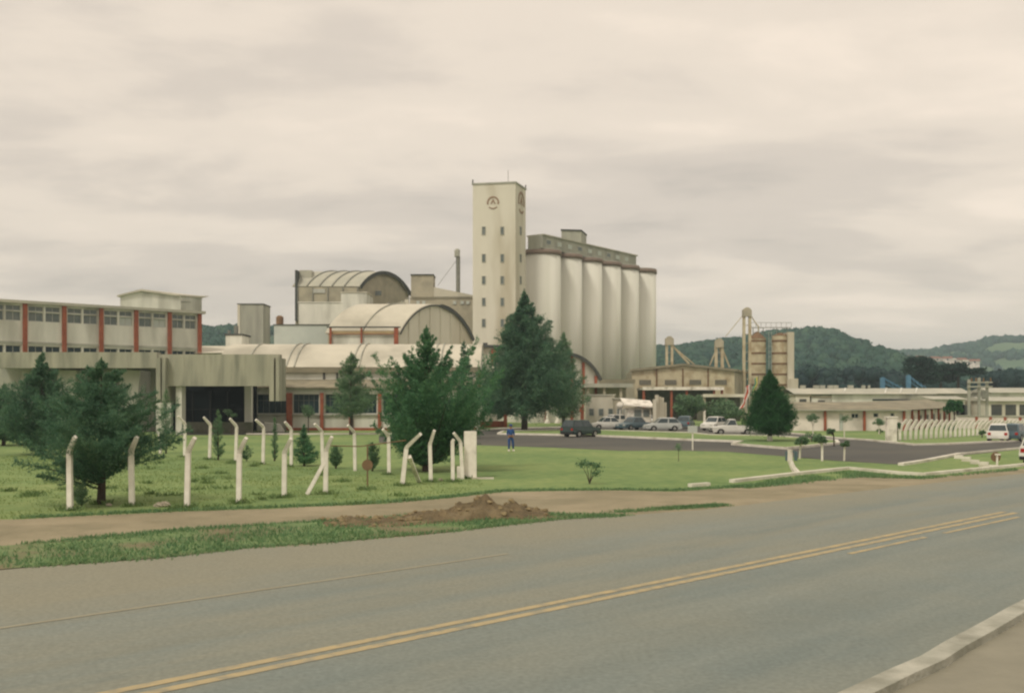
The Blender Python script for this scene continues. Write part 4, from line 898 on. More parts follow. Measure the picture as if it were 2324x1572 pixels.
# ------------------------------------------------------------------ fence posts
def post_mesh(h, arm, w=.15, curve=False, taper=1.0):
    """square concrete post with a cranked arm; arm = (dx, dy, dz)"""
    mb = MB()
    hb = h-arm[2]
    if curve:
        pts = [(0, 0, 0)]+[(arm[0]*(k/6)**1.8, arm[1]*(k/6)**1.8, h*.35+(h*.65)*k/6) for k in range(7)]
        pts[1] = (0, 0, h*.35)
        mb.tube(pts, [w*.7]*len(pts), 4)
    else:
        mb.tube([(0, 0, 0), (0, 0, hb*.97), (arm[0]*.12, arm[1]*.12, hb+arm[2]*.10), (arm[0], arm[1], h)], [w*.72, w*.68, w*.66, w*.52], 4)
    return mb
def fpost(x, yb, yt, tipx, label, d=None, group='cranked white fence posts', brace=None, lean=0.0, w=.15, outdir=(.72, -.69), armpx=31, name='fence_post'):
    p = G(x, yb); d = p.y; h = (yb-yt)/F*d; dx = (tipx-x)/F*d; k = dx/(outdir[0] if abs(outdir[0]) > .1 else 1)
    rt = thing(name, label, 'post', p, 0, group)
    mb = post_mesh(h, (dx, outdir[1]*abs(k), armpx/F*d), w)
    if lean: mb.v = [(a+lean*c/h, b, c) for a, b, c in mb.v]
    tr_ = random.Random(int(x*7)); rt.rotation_euler = (tr_.uniform(-.02, .02), tr_.uniform(-.03, .03), 0)
    mb.build('shaft', M['whitepaint'], rt, world=False)
    if brace:
        (bx, by, tx, ty) = brace; q = G(bx, by)-p; hh = (by-ty)/F*d
        MB().tube([(q.x, q.y, 0), ((tx-x)/F*d, 0, (yb-ty)/F*d)], w*.62, 4).build('brace', M['whitepaint'], rt, world=False)
    return rt
fr = [(159, 1157, 990, 182, 'leftmost cranked white post, left of the bushy tree trunk'), (299.5, 1148, 991, 321, 'cranked white post right of the bushy tree, its arm among branches'),
      (424.5, 1151, 991, 445, 'cranked white post by the verge, just right of the two pale rocks'), (542, 1141, 992, 562, 'fourth cranked white post of the front row from the left'),
      (645, 1128, 993, 663, 'cranked white front post just left of the braced one')]
for a in fr: fpost(*a)
fpost(739, 1120, 989, 754, 'cranked white post with a long brace sloping down to its left', brace=(697, 1121, 738, 1043))
fpost(913, 1101, 982, 944, 'leaning white post with a brace sloping down to its right', brace=(951, 1093, 928, 1035), lean=.2, w=.17)
fpost(978, 1093, 975, 990, 'cranked white post between the leaning post and the square pillar')
fpost(1028, 1092, 995, 1031, 'straight short white post just left of the square pillar', armpx=6, outdir=(1, 0))
fpost(1050, 1086, 981, 1036, 'white post leaning against the left side of the square pillar', armpx=20, outdir=(-.7, -.5), lean=-.1)
bk = [(364, 1028, 985, 360), (419, 1036, 943, 406), (475.6, 1041.6, 946, 463), (535, 1047, 949, 522), (597, 1052, 951, 582), (661, 1058, 956, 649), (733, 1063, 960, 719), (806, 1067, 963, 793), (883, 1076, 972, 871)]
bl = ['short white post half hidden beside the leftmost dark cypress', 'first cranked post of the back row, before the dark entrance hall', 'back-row cranked post left of the twin-tipped narrow cypress', 'back-row cranked post right of the twin-tipped narrow cypress', 'back-row cranked post below the ramp wall', 'back-row cranked post left of the small Christmas-tree-shaped conifer', 'back-row cranked post behind the braced front post', 'back-row cranked post before the slender tree trunk', 'back-row post partly hidden by the big bushy conifer']
for (x, yb, yt, tx), l in zip(bk, bl): fpost(x, yb, yt, tx, l, outdir=(-.73, -.68), armpx=17, group='cranked posts of the back row', w=.15)
p0, p1 = G(1053, 1085), G(1081, 1085)
rt = thing('gate_pillar', 'thick square white gate pillar at the end of the fence', 'pillar', (p0+p1)/2)
MB().box(p0.x, p1.x, p0.y, p0.y+.5, 0, Z(978, p0.y)).build('shaft', M['whitepaint'], rt)
MB().box(p0.x-.3, p0.x-.01, p0.y-.05, p0.y+.5, 0, .5).build('foot', M['whitepaint'], rt); MB().box(p1.x-.2, p1.x+.75, p0.y-.25, p0.y-.02, 0, .06).build('threshold', M['kerb'], rt)
a, b = G(740, 1118), G(921, 1101)
tag(MB().tube([(a.x, a.y, Z(1010, a.y)), ((a.x+b.x)/2-.3, (a.y+b.y)/2, Z(1007, (a.y+b.y)/2)-.08), (b.x, b.y, Z(998, b.y))], .022, 6).build('gate_rail', M['rust']), 'thin rusty rail strung between the two braced white posts', 'rail')
p = G(834, 1104)
rt = thing('round_sign', 'rusty round plate on a thin stake among the fence posts', 'sign', p)
MB().tube([(p.x, p.y, 0), (p.x, p.y, Z(1012, p.y))], .03, 6).build('stake', M['rust'], rt)
MB().tube([(p.x, p.y-.05, Z(1054, p.y)), (p.x, p.y-.02, Z(1054, p.y))], .21, 20).build('plate', M['rust'], rt)
# ghost-like posts with flared feet before the hedge
def flared(x, yb, yt, label, wl=.22, group='white posts with flared feet'):
    p = G(x, yb); h = (yb-yt)/F*p.y
    rt = thing('flared_post', label, 'post', p, 0, group)
    MB().tube([(0, 0, 0), (0, 0, h*.12), (0, 0, h*.3), (0, 0, h*.9), (.1, 0, h)], [.45, .32, wl, wl*.8, wl*.5], 8).build('shaft', M['whitepaint'], rt, world=False)
fl = [(1168, 957, 923), (1201, 957, 926), (1218, 958, 923), (1228, 958, 928), (1242, 959, 925), (1265, 959, 925), (1312, 957, 921), (1331, 957, 924), (1353, 957, 925)]
for k_, q in enumerate(fl): flared(*q, 'white flared fence post in the row behind the tall cedar, %s from the left' % ordn(k_))
for q, l in (((1548, 961, 930), 'slim white post left of the round grey-green bush end'), ((1599, 966, 931), 'slim white post between the two bushes'), ((1648, 962, 933), 'slim white post behind the pickup cab'), ((1440, 958, 928), 'slim white post before the guard booth')): flared(*q, l, .15, 'slim white posts by the car park')
# low post tops along the far lawn
for i, (x, y) in enumerate(((1845, 985), (1917, 990), (1918, 991))[:2]): pass
# curved fence at the right
px_ = 2042.0; i = 0; src = None
gpil = thing('gate_pillar', 'square white pillar at the near end of the curved-post fence', 'pillar', G(2025, 1000))
q0, q1 = G(2014, 1000), G(2036, 1000)
MB().box(q0.x, q1.x, q0.y, q0.y+.5, 0, Z(947, q0.y)).build('shaft', M['whitepaint'], gpil)
MB().box(q0.x-.06, q1.x+.06, q0.y-.06, q0.y+.56, Z(947, q0.y)+.002, Z(947, q0.y)+.1).build('cap', M['whitepaint'], gpil)
while px_ < 2345:
    f = (px_-2042)/280; yb = 998-10*min(1, f*1.6)-4*max(0, f-.4)
    p = G(px_, yb); h = (yb-(951+2*f))/F*p.y
    if src is None:
        src = thing('curved_post', 'white curved-top fence post nearest the square pillar of its row', 'post', p, 0, 'white curved-top fence posts')
        ch = post_mesh(h, (.45, -.3, .5), .18, True).build('shaft', M['whitepaint'], src, world=False)
    else:
        c = src.copy(); COL.objects.link(c); c.location = p; c.scale = (1, 1, h/h0); c['label'] = 'white curved-top fence post, %s counted from the square pillar of its row' % ordn(i)
        k = ch.copy(); COL.objects.link(k); k.parent = c
    if i == 0: h0 = h
    px_ += 12.4-4.5*min(1, f); i += 1

# ------------------------------------------------------------------ signs on the lawn
p = G(1572, 1021)
rt = thing('road_sign', 'small white plate on a pale pole at the lawn edge', 'sign', p)
MB().tube([(p.x, p.y, 0), (p.x, p.y, Z(972, p.y))], .05, 8).build('pole', M['whitepaint'], rt)
MB().box(p.x-.34, p.x+.3, p.y-.09, p.y-.055, Z(980, p.y), Z(965, p.y)).build('plate', M['carsilver'], rt)
p = G(1797, 1074)
rt = thing('bent_post', 'white post with a foot kicked to the right on the lawn', 'post', p)
MB().tube([(p.x+.25, p.y, 0), (p.x+.05, p.y, .28), (p.x-.08, p.y, .6), (p.x-.08, p.y, Z(1019, p.y))], [.17, .13, .12, .11], 8).build('shaft', M['whitepaint'], rt)
p = G(1788, 1046)
rt = thing('sign_back', 'pair of dark panels standing behind the bent white post', 'panel', p)  # two dark panels forming the back of a sign
for a, b in ((1783, 1790), (1803, 1810)): MB().box(X(a, p.y), X(b, p.y), p.y, p.y+.1, .05, Z(1023, p.y)).build('panel', M['carblue'], rt)
MB().box(X(1790, p.y), X(1803, p.y), p.y+.02, p.y+.08, .5, .6).build('rail', M['carblue'], rt)
p = G(2263, 1056)
rt = thing('round_sign', 'round rust-brown sign back on a white post near the right edge', 'sign', p)
MB().tube([(p.x, p.y, 0), (p.x, p.y, Z(1030, p.y))], .05, 8).build('post', M['whitepaint'], rt)
MB().tube([(p.x, p.y+.13, Z(1036, p.y)), (p.x, p.y+.17, Z(1036, p.y))], .25, 24).build('disc', M['rust'], rt)
MB().box(p.x-.15, p.x+.15, p.y-.1, p.y-.06, Z(1030, p.y)-.03, Z(1030, p.y)+.04).build('bracket', M['whitepaint'], rt)

# ------------------------------------------------------------------ flags
def flag(label, x, ytop, d, ms, yend, side):
    rt = thing('flag', label, 'flag', (X(x, d), d))
    MB().tube([(X(x, d), d, 0), (X(x, d), d, Z(ytop, d))], .05, 6).build('pole', M['gmetal'], rt)
    rnd = random.Random(x); n = 10; z0 = Z(ytop+3, d); z1 = Z(yend, d)
    for j, m_ in enumerate(ms):
        vs = []
        for i in range(n+1):
            f = i/n; z = z0+(z1-z0)*(f*.9+.1*j/len(ms)); off = side*(j*.16+.55*f*f); w = .17+.05*math.sin(i*1.3+j)
            for k in (0, 1): vs.append((X(x, d)+off+k*w*side, d+.09*math.sin(i*1.1+j*1.7+k*2), z-k*.1))
        MB().add(vs, [(2*i, 2*i+1, 2*i+3, 2*i+2) for i in range(n)]).build('cloth', m_, rt)
flag('limp red and white flag hanging left of the round clipped tree', 1703, 868, 95, [M['flagwhite'], M['flagred'], M['flagwhite']], 928, -1)
flag('limp green and yellow flag half behind the round clipped tree', 1721, 850, 97, [M['flagyellow'], M['flaggreen']], 900, -1)

# ------------------------------------------------------------------ cars
def make_car(label, loc, heading, paint, kind='hatch', L=4.0, Wd=1.65, H=1.42, group='parked cars'):
    """local x is forward; heading is the angle of that axis in the ground plane"""
    rt = thing('car' if kind != 'pickup' else 'pickup_truck', label, 'car' if kind != 'pickup' else 'pickup', loc, heading, group)
    h = L/2; fx, rx, wr = h-.78, -h+.78, .30
    belt = H*.60
    def arch(cx_, n=8): return [(cx_+(wr+.06)*math.cos(a), .30+(wr+.06)*math.sin(a)) for a in [math.pi*k/n for k in range(n, -1, -1)]][::-1]
    bottom = [(-h+.02, .26)]+[(rx-(wr+.07), .22)]+[(rx+(wr+.06)*math.cos(math.pi-math.pi*k/8), .26+(wr+.06)*math.sin(math.pi-math.pi*k/8)) for k in range(9)]+[(fx+(wr+.06)*math.cos(math.pi-math.pi*k/8), .26+(wr+.06)*math.sin(math.pi-math.pi*k/8)) for k in range(9)]+[(h-.04, .24)]
    if kind == 'pickup': top = [(h, .45), (h-.03, belt-.16), (h-1.05, belt-.02), (h-1.2, belt), (-.35, belt), (-h+.02, belt), (-h, .45)]
    elif kind == 'suv': top = [(h, .5), (h-.06, belt-.12), (h-.95, belt), (-h+.03, belt+.02), (-h-.02, .5)]
    elif kind == 'sedan': top = [(h, .45), (h-.05, belt-.2), (h-1.1, belt-.02), (-h+.95, belt+.02), (-h+.04, belt-.03), (-h, .45)]
    else: top = [(h, .45), (h-.06, belt-.2), (h-.98, belt-.01), (-h+.1, belt+.02), (-h, .5)]
    prof = bottom+top; n = len(prof); cx0 = 0; vs = []
    for y, s, zo in ((-Wd/2+.05, .985, -.03), (-Wd/2, 1, 0), (-Wd/2+.02, .995, 0), (Wd/2-.02, .995, 0), (Wd/2, 1, 0), (Wd/2-.05, .985, -.03)):
        vs += [(x*s, y*(1 if z < belt*.8 else .965), z if z < belt*.8 else z) for x, z in prof]
    # order so that sections run across the width; the belt line is pulled in
    sec = [[(x, y*(1.0 if .35 < z < belt-.15 else .955), z) for x, z in prof] for y in (-Wd/2, -Wd/2+.07, Wd/2-.07, Wd/2)]
    sec[1] = [(x, -Wd/2+.07, z) for x, z in prof]; sec[2] = [(x, Wd/2-.07, z) for x, z in prof]
    v2 = [p for s in sec for p in s]
    fs = [tuple(range(n)), tuple(range(4*n-1, 3*n-1, -1))]
    for j in range(3): fs += [(j*n+i, (j+1)*n+i, (j+1)*n+(i+1) % n, j*n+(i+1) % n) for i in range(n)]
    body = MB().add(v2, fs).build('body', paint, rt, world=False)
    # greenhouse
    if kind == 'pickup': g = [(h-1.25, belt), (h-1.75, H), (-.15, H), (-.32, belt)]
    elif kind == 'suv': g = [(h-1.0, belt), (h-1.45, H), (-h+.32, H), (-h+.06, belt)]
    elif kind == 'sedan': g = [(h-1.12, belt), (h-1.75, H), (-h+1.35, H-.01), (-h+.82, belt)]
    else: g = [(h-1.0, belt), (h-1.65, H), (-h+.62, H-.03), (-h+.12, belt)]
    wb, wt = Wd/2-.06, Wd/2-.22
    v = [(g[0][0], -wb, g[0][1]-.02), (g[1][0], -wt, g[1][1]), (g[2][0], -wt, g[2][1]), (g[3][0], -wb, g[3][1]-.02)]; v += [(a, -b, c) for a, b, c in v]
    # roof gets a crown
    mid = [(g[1][0]-.12, 0, H+.035), (g[2][0]+.12, 0, H+.025)]
    v += mid
    MB().add(v, [(0, 1, 2, 3), (7, 6, 5, 4), (0, 4, 5, 1), (3, 2, 6, 7), (1, 5, 8), (2, 9, 6), (1, 8, 9, 2), (5, 6, 9, 8)]).build('cabin', paint, rt, world=False)
    def lerp(a, b, t): return tuple(a[i]+(b[i]-a[i])*t for i in range(3))
    def glass(nm, a, b, c, d, off, t0=.1, t1=.88):
        # a,b lower edge, c,d upper edge (c above b, d above a)
        ll, lr, ur, ul = lerp(a, d, t0), lerp(b, c, t0), lerp(b, c, t1), lerp(a, d, t1)
        q = [lerp(ll, lr, .05), lerp(ll, lr, .95), lerp(ul, ur, .95), lerp(ul, ur, .05)]
        w_ = [tuple(p[i]+off[i] for i in range(3)) for p in q]; z = [tuple(p[i]-off[i]*.5 for i in range(3)) for p in q]
        MB().add(w_+z, [(0, 1, 2, 3), (0, 4, 5, 1), (1, 5, 6, 2), (2, 6, 7, 3), (3, 7, 4, 0)]).build(nm, M['carglass'], rt, world=False)
    glass('windscreen', v[0], v[4], v[5], v[1], (.015, 0, .01)); glass('rear_window', v[3], v[7], v[6], v[2], (-.015, 0, .01))
    for s, (i0, i1, i2, i3) in ((-1, (3, 0, 1, 2)), (1, (7, 4, 5, 6))):
        a, b, c, d = v[i0], v[i1], v[i2], v[i3]
        k = 1 if kind == 'pickup' else 2
        for j in range(k):
            f0, f1 = j/k, (j+1)/k
            glass('side_window', lerp(a, b, f0), lerp(a, b, f1), lerp(d, c, f1), lerp(d, c, f0), (0, s*.012, .003))
    for sx in (fx, rx):
        for sy in (-1, 1):
            t = MB().tube([(sx, sy*(Wd/2-.2), .30), (sx, sy*(Wd/2-.01), .30)], .30, 18).build('wheel', M['tyre'], rt, world=False)
            MB().tube([(sx, sy*(Wd/2-.02), .30), (sx, sy*(Wd/2+.006), .30)], .17, 12).build('rim', M['rim_w'], t, world=False)
    for sy in (-1, 1):
        MB().box(h-.06, h+.012, sy*(Wd/2-.35)-.17, sy*(Wd/2-.35)+.17, belt-.36, belt-.22).build('headlight', M['lampclear'], rt, world=False)
        MB().box(-h-.03, -h+.06, sy*(Wd/2-.2)-.11, sy*(Wd/2-.2)+.11, belt-.3, belt-.1).build('tail_light', M['lampred'], rt, world=False)
    for s, x0 in ((1, h-.1), (-1, -h-.05)): MB().box(x0, x0+.16, -Wd/2+.04, Wd/2-.04, .28, .45).build('bumper', M['black'] if kind in ('suv', 'pickup') else paint, rt, world=False)
    if kind == 'pickup': MB().box(-h+.08, -.42, -Wd/2+.12, Wd/2-.12, belt+.003, belt+.012).build('bed', M['black'], rt, world=False)
    if kind == 'pickup': MB().box(h+.001, h+.02, -.4, .4, .5, .62).build('grille', M['black'], rt, world=False)
    return rt
def gl(x, y): return G(x, y)
make_car('dark green estate car driving on the grey access road', gl(1318, 990), math.radians(44), M['cargreen'], 'suv', 3.7, 1.65, 1.52, None)
make_car('white car parked nose-on at the left end of the car park', gl(1378, 973.5), math.radians(-165), M['carwhite'], 'sedan', 4.1, group='cars in the car park')
make_car('white hatchback parked behind the leftmost white car', gl(1392, 967), math.radians(-150), M['carwhite'], 'hatch', 3.9, 1.6, 1.5, group='cars in the car park')
make_car('blue-grey car parked between the white cars', gl(1438, 974.5), math.radians(-140), M['carblue'], 'sedan', 4.1, group='cars in the car park')
make_car('small white car at the back by the guard booth', gl(1466, 964.5), math.radians(-60), M['carwhite'], 'hatch', 3.8, 1.6, 1.5, group='cars in the car park')
make_car('silvery white hatchback side-on in the middle of the car park', gl(1503, 977), math.radians(188), M['carsilver'], 'hatch', 3.85, 1.65, 1.42, group='cars in the car park')
make_car('dark car with its tail towards us right of the silvery hatchback', gl(1556, 971), math.radians(72), M['carblue'], 'hatch', 3.9, 1.6, 1.45, group='cars in the car park')
make_car('white hatchback parked nose-on left of the pickup', gl(1621, 975), math.radians(-125), M['carwhite'], 'hatch', 3.8, 1.6, 1.48, group='cars in the car park')
make_car('white pickup side-on beside the round clipped tree', gl(1662, 985.5), math.radians(181), M['carwhite'], 'pickup', 4.1, 1.65, 1.5, group='cars in the car park')
make_car('white hatchback seen from behind on the road at far right', gl(2267, 1000), math.radians(62), M['carwhite'], 'hatch', 3.7, 1.6, 1.42, group='cars at the far right')
make_car('blue-grey car just ahead of the white hatchback at far right', gl(2303, 999.5), math.radians(50), M['carblue'], 'hatch', 3.7, 1.6, 1.42, group='cars at the far right')
make_car('white car cut by the right edge of the picture beside the road', Vector((X(2300, 53)+3.0, 55.1, 0)), math.radians(42), M['carwhite'], 'suv', 4.0, 1.7, 1.6, group='cars at the far right')

# ------------------------------------------------------------------ person
def skin_mesh(name, verts, edges, radii, sub=1, root=0):
    me = bpy.data.meshes.new(name); me.from_pydata(verts, edges, []); o = bpy.data.objects.new(name, me); COL.objects.link(o)
    sk = o.modifiers.new('s', 'SKIN'); sk.use_smooth_shade = True
    if sub: ss = o.modifiers.new('u', 'SUBSURF'); ss.levels = sub; ss.render_levels = sub
    for i, r in enumerate(radii): me.skin_vertices[0].data[i].radius = (r, r) if not isinstance(r, tuple) else r
    for i in range(len(radii)): me.skin_vertices[0].data[i].use_root = (i == root)
    dg = bpy.context.evaluated_depsgraph_get(); m2 = bpy.data.meshes.new_from_object(o.evaluated_get(dg)); m2.name = name
    bpy.data.objects.remove(o); return m2
pp = G(1159, 1023)
person = thing('person', 'person in blue overalls and cap walking across the lawn towards us', 'person', pp, math.radians(12))
sv = [(0, 0, .93), (0, 0, 1.12), (0, 0, 1.36), (0, -.01, 1.46), (0, -.02, 1.54), (0, -.02, 1.65), (0, -.02, 1.72),   # 0-6 spine, neck, head
      (-.17, 0, 1.40), (-.23, .02, 1.14), (-.14, -.16, 1.02), (-.05, -.20, 1.02),      # left arm, hand near the belt
      (.17, 0, 1.40), (.23, .02, 1.14), (.16, -.15, 1.00), (.07, -.20, 1.0),
      (-.10, 0, .88), (-.12, -.06, .50), (-.12, .02, .09), (-.12, -.13, .04),
      (.10, 0, .88), (.16, -.02, .50), (.21, .16, .11), (.22, .02, .05)]
se = [(0, 1), (1, 2), (2, 3), (3, 4), (4, 5), (5, 6), (2, 7), (7, 8), (8, 9), (9, 10), (2, 11), (11, 12), (12, 13), (13, 14), (0, 15), (15, 16), (16, 17), (17, 18), (0, 19), (19, 20), (20, 21), (21, 22)]
sr = [(.15, .11), (.13, .10), (.16, .11), .055, .075, .095, .07, .065, .048, .032, .035, .065, .048, .032, .035, .09, .062, .042, .04, .09, .062, .042, .04]
# five fingers per hand, on a palm
for base, sgn in ((10, 1), (14, -1)):
    bx, by, bz = sv[base]
    for k, (oz, ln) in enumerate(((.028, .07), (.01, .08), (-.01, .075), (-.028, .06), (.04, .045))):
        i = len(sv)
        if k < 4: sv += [(bx+sgn*.03, by-.012, bz+oz), (bx+sgn*(.03+ln*.6), by-.022, bz+oz), (bx+sgn*(.03+ln), by+.0, bz+oz-.008)]
        else: sv += [(bx, by-.015, bz+.035), (bx+sgn*.02, by-.03, bz+.06), (bx+sgn*.035, by-.03, bz+.085)]
        se += [(base, i), (i, i+1), (i+1, i+2)]; sr += [.011, .0095, .008]
body = link(skin_mesh('body', sv, se, sr), 'body', M['skin'], person, world=False)
jr = [(.172, .13), (.15, .12), (.182, .13), .07]
jm = skin_mesh('jacket', [sv[i] for i in (0, 1, 2)]+[(0, -.01, 1.445)]+[sv[7], sv[8], (-.165, -.12, 1.05)]+[sv[11], sv[12], (.185, -.11, 1.03)], [(0, 1), (1, 2), (2, 3), (2, 4), (4, 5), (5, 6), (2, 7), (7, 8), (8, 9)], jr+[.085, .064, .05, .085, .064, .05])
link(jm, 'jacket', M['cloth_blue'], person, world=False)
tm = skin_mesh('trousers', [(0, 0, .98), (0, 0, .92), sv[15], sv[16], (-.12, 0, .14), sv[19], sv[20], (.205, .14, .16)], [(0, 1), (1, 2), (2, 3), (3, 4), (1, 5), (5, 6), (6, 7)], [(.165, .125), (.17, .13), .108, .08, .066, .108, .08, .066])
link(tm, 'trousers', M['cloth_blue'], person, world=False)
MB().tube([(0, 0, 1.0), (0, 0, 1.03)], .165, 14).build('belt', M['rust'], person, world=False)
mb = MB(); mb.ball((0, -.02, 1.70), (.105, .12, .085), 14, 8); mb.add([(-.08, -.11, 1.69), (.08, -.11, 1.69), (.07, -.22, 1.675), (-.07, -.22, 1.675), (-.08, -.11, 1.70), (.08, -.11, 1.70), (.07, -.22, 1.685), (-.07, -.22, 1.685)], [(0, 3, 2, 1), (4, 5, 6, 7), (1, 2, 6, 5), (2, 3, 7, 6), (3, 0, 4, 7)]); mb.build('cap', M['cloth_blue'], person, world=False)
mb = MB(); mb.ball((-.034, -.108, 1.635), .012, 6, 4); mb.ball((.034, -.108, 1.635), .012, 6, 4); mb.build('eyes', M['black'], person, world=False)
MB().ball((0, -.125, 1.60), (.014, .022, .022), 8, 5).build('nose', M['skin'], person, world=False)
MB().box(-.025, .025, -.112, -.102, 1.557, 1.565).build('mouth', M['rust'], person, world=False)
for s in (-1, 1): MB().ball((s*.098, -.015, 1.61), (.012, .022, .032), 8, 5).build('ear', M['skin'], person, world=False)
for (a, b) in ((17, 18), (21, 22)):
    p, q = sv[a], sv[b]; MB().tube([(p[0], p[1]+.05, .06), (q[0], q[1]+.03, .055), (q[0], q[1]-.05, .04)], [.062, .06, .04], 10).build('shoe', M['whitepaint'], person, world=False)

# ------------------------------------------------------------------ vegetation
rng = np.random.default_rng(11)
def sprays(Pc, Dr, size, spread=.7, wf=.36, r=rng):
    n = len(Pc); a = Dr/np.maximum(np.linalg.norm(Dr, axis=1, keepdims=True), 1e-6)+r.normal(0, spread, (n, 3)); a /= np.linalg.norm(a, axis=1, keepdims=True)
    b = np.cross(a, r.normal(0, 1, (n, 3))); b /= np.maximum(np.linalg.norm(b, axis=1, keepdims=True), 1e-6)
    l = (size*r.uniform(.6, 1.4, (n, 1))) if np.isscalar(size) else size[:, None]*r.uniform(.6, 1.4, (n, 1))
    w = l*wf
    V = np.stack([Pc-a*l*.5, Pc+b*w*.5, Pc+a*l*.5, Pc-b*w*.5], 1).reshape(-1, 3)
    return V, np.arange(4*n).reshape(-1, 4)
def conifer(label, x, yb, H, prof, leaf, nbr, dens, m, seed, up=.35, t0=.12, trunk_r=.12, name='conifer_tree', spread=.6, width=.22, lean=(0, 0), yoff=0, group=None, droop=0.0, vol=.25, bare=0, white=0, cat='tree'):
    r = np.random.default_rng(seed); p = G(x, yb); p.y += yoff
    rt = thing(name, label, cat, p, r.uniform(0, .1), group)
    ps = np.array(prof); Ps = []; Ds = []; lim = MB(); S_ = []
    for i in range(nbr):
        t = t0+(1-t0)*(i+r.uniform())/nbr; R = np.interp(t, ps[:, 0], ps[:, 1])*r.uniform(.62, 1.3)
        az = r.uniform(0, 2*math.pi)
        asym = 1+lean[0]*math.cos(az)+lean[1]*math.sin(az); R *= max(.3, asym)
        d = np.array([math.cos(az), math.sin(az), up*r.uniform(.5, 1.4)])
        st = np.array([0, 0, t*H*(1-.02)]) - np.array([0, 0, up*R*.55])
        st[2] = max(st[2], .12*H*t0+.1)
        n = max(6, int(dens*R)); s = r.uniform(.05, 1, n)**.75
        c = st+d*R*s[:, None]; c[:, 2] += -droop*R*s*s
        side = np.cross(d, [0, 0, 1]); side /= np.linalg.norm(side)
        wd = width*R*np.sin(np.pi*np.clip(s*.85+.12, 0, 1))
        K = int(R/leaf*.8)+4; sq = (np.floor(s*K)+.5)/K; lat = r.uniform(-1, 1, n); ph = r.normal(0, .5, K+1)[np.floor(s*K).astype(int)]
        wd = width*1.35*R*np.sin(np.pi*np.clip(sq*.8+.12, 0, 1))*(1+.35*ph)
        c = st+d*R*(sq+.55*np.abs(lat)*wd/R)[:, None]; c[:, 2] += -droop*R*s*s+np.abs(lat)*wd*(.12+.5*ph)
        phi = r.normal(0, vol, K+1)[np.floor(s*K).astype(int)]+r.normal(0, vol*.3, n); upn = np.cross(side, d/np.linalg.norm(d))
        sv_ = side*np.cos(phi)[:, None]+upn*np.sin(phi)[:, None]
        c = c+sv_*(lat*wd)[:, None]+r.normal(0, leaf*.26, (n, 3))
        Ps.append(c); Ds.append(d*.9+sv_*(np.sign(lat)*.9)[:, None]+np.array([0, 0, .15])); S_.append(leaf*(1.05-.4*s))
        if (i % 4 == 0 and R > .25) : lim.tube([tuple(st), tuple(st+d*R*.45), tuple(st+d*R*.85-np.array([0, 0, droop*R*.7]))], [trunk_r*.32*(1.1-t), trunk_r*.2*(1.1-t), .008], 4, False)
    # leader tuft
    n = int(dens*.35); s = r.uniform(0, 1, n); tipr = np.interp(.97, ps[:, 0], ps[:, 1])
    c = np.stack([r.normal(0, .35*tipr+.03, n)*(1-s), r.normal(0, .35*tipr+.03, n)*(1-s), H*(.93+.07*s)], 1); Ps.append(c); Ds.append(np.tile([0, 0, 1.0], (n, 1))); S_.append(np.full(n, leaf*.8))
    V, Fq = sprays(np.concatenate(Ps), np.concatenate(Ds), np.concatenate(S_), spread, r=r)
    V[:, 2] = np.maximum(V[:, 2], .04)
    link(np_mesh('crown', V, Fq), 'crown', m, rt, world=False)
    tk = MB(); tk.tube([(0, 0, 0), (.02, 0, H*.15), (-.02, .02, H*.5), (0, 0, H*.93)], [trunk_r*1.25, trunk_r, trunk_r*.6, trunk_r*.08], 9)
    tk.v += []; n0 = len(tk.v); tk.add(lim.v, lim.f)
    tr = tk.build('trunk', M['bark'], rt, world=False)
    if white: MB().tube([(0, 0, 0), (0.01, 0, white)], [trunk_r*1.32, trunk_r*1.2], 10).build('painted_base', M['whitepaint'], rt, world=False)
    return rt
def hpx(yb, yt): d = D(yb); return (yb-yt)/F*d
# foreground left bushy conifer
conifer('wide bushy dark conifer in front of the left fence posts', 230, 1143, 4.75, [(0, .9), (.22, 1.5), (.32, 2.15), (.45, 2.2), (.6, 1.95), (.74, 1.4), (.86, .7), (1, .06)], .085, 125, 640, M['leaf_dark'], 3, up=.62, t0=.24, trunk_r=.12, width=.14, droop=.1, vol=.5, spread=.55)
conifer('feathery conifer at the left edge behind the bushy one', 96, 1030, hpx(1030, 797), [(0, 1.6), (.2, 2.7), (.35, 2.6), (.5, 1.9), (.65, 1.3), (.8, .65), (1, .08)], .15, 170, 270, M['leaf_dark'], 5, up=.6, t0=.1, trunk_r=.15, vol=.6)
conifer('dark low conifer cut by the left edge of the picture', 8, 1010, hpx(1010, 870), [(0, 1.5), (.3, 2.2), (.6, 1.5), (.85, .6), (1, .1)], .15, 130, 230, M['leaf_dark'], 6, up=.3)
# big bright conifer, centre
conifer('large bright green conifer with upswept branches, centre foreground', 968, 1068, hpx(1068, 737), [(0, 1.3), (.12, 2.4), (.25, 2.9), (.38, 2.8), (.5, 2.3), (.62, 1.6), (.75, .85), (.87, .36), (1, .04)], .13, 170, 470, M['leaf_bright'], 8, up=.95, t0=.08, trunk_r=.18, lean=(.18, 0), width=.15, droop=-.2, vol=.5)
conifer('slender open conifer with bare dark trunk before the shell-roofed hall', 797, 985, hpx(985, 797), [(0, .6), (.22, .9), (.26, 2.0), (.42, 2.3), (.5, 1.6), (.62, 1.7), (.75, 1.25), (.88, .8), (1, .1)], .17, 105, 210, M['leaf_cedar'], 9, up=.45, vol=.8, t0=.26, trunk_r=.17, width=.26)
conifer('narrow dark cone-shaped tree behind the large bright conifer', 1053, 995, hpx(995, 770), [(0, 1.0), (.3, 1.25), (.6, 1.0), (.8, .6), (1, .06)], .2, 110, 130, M['leaf_dark'], 10, up=.6, t0=.08)
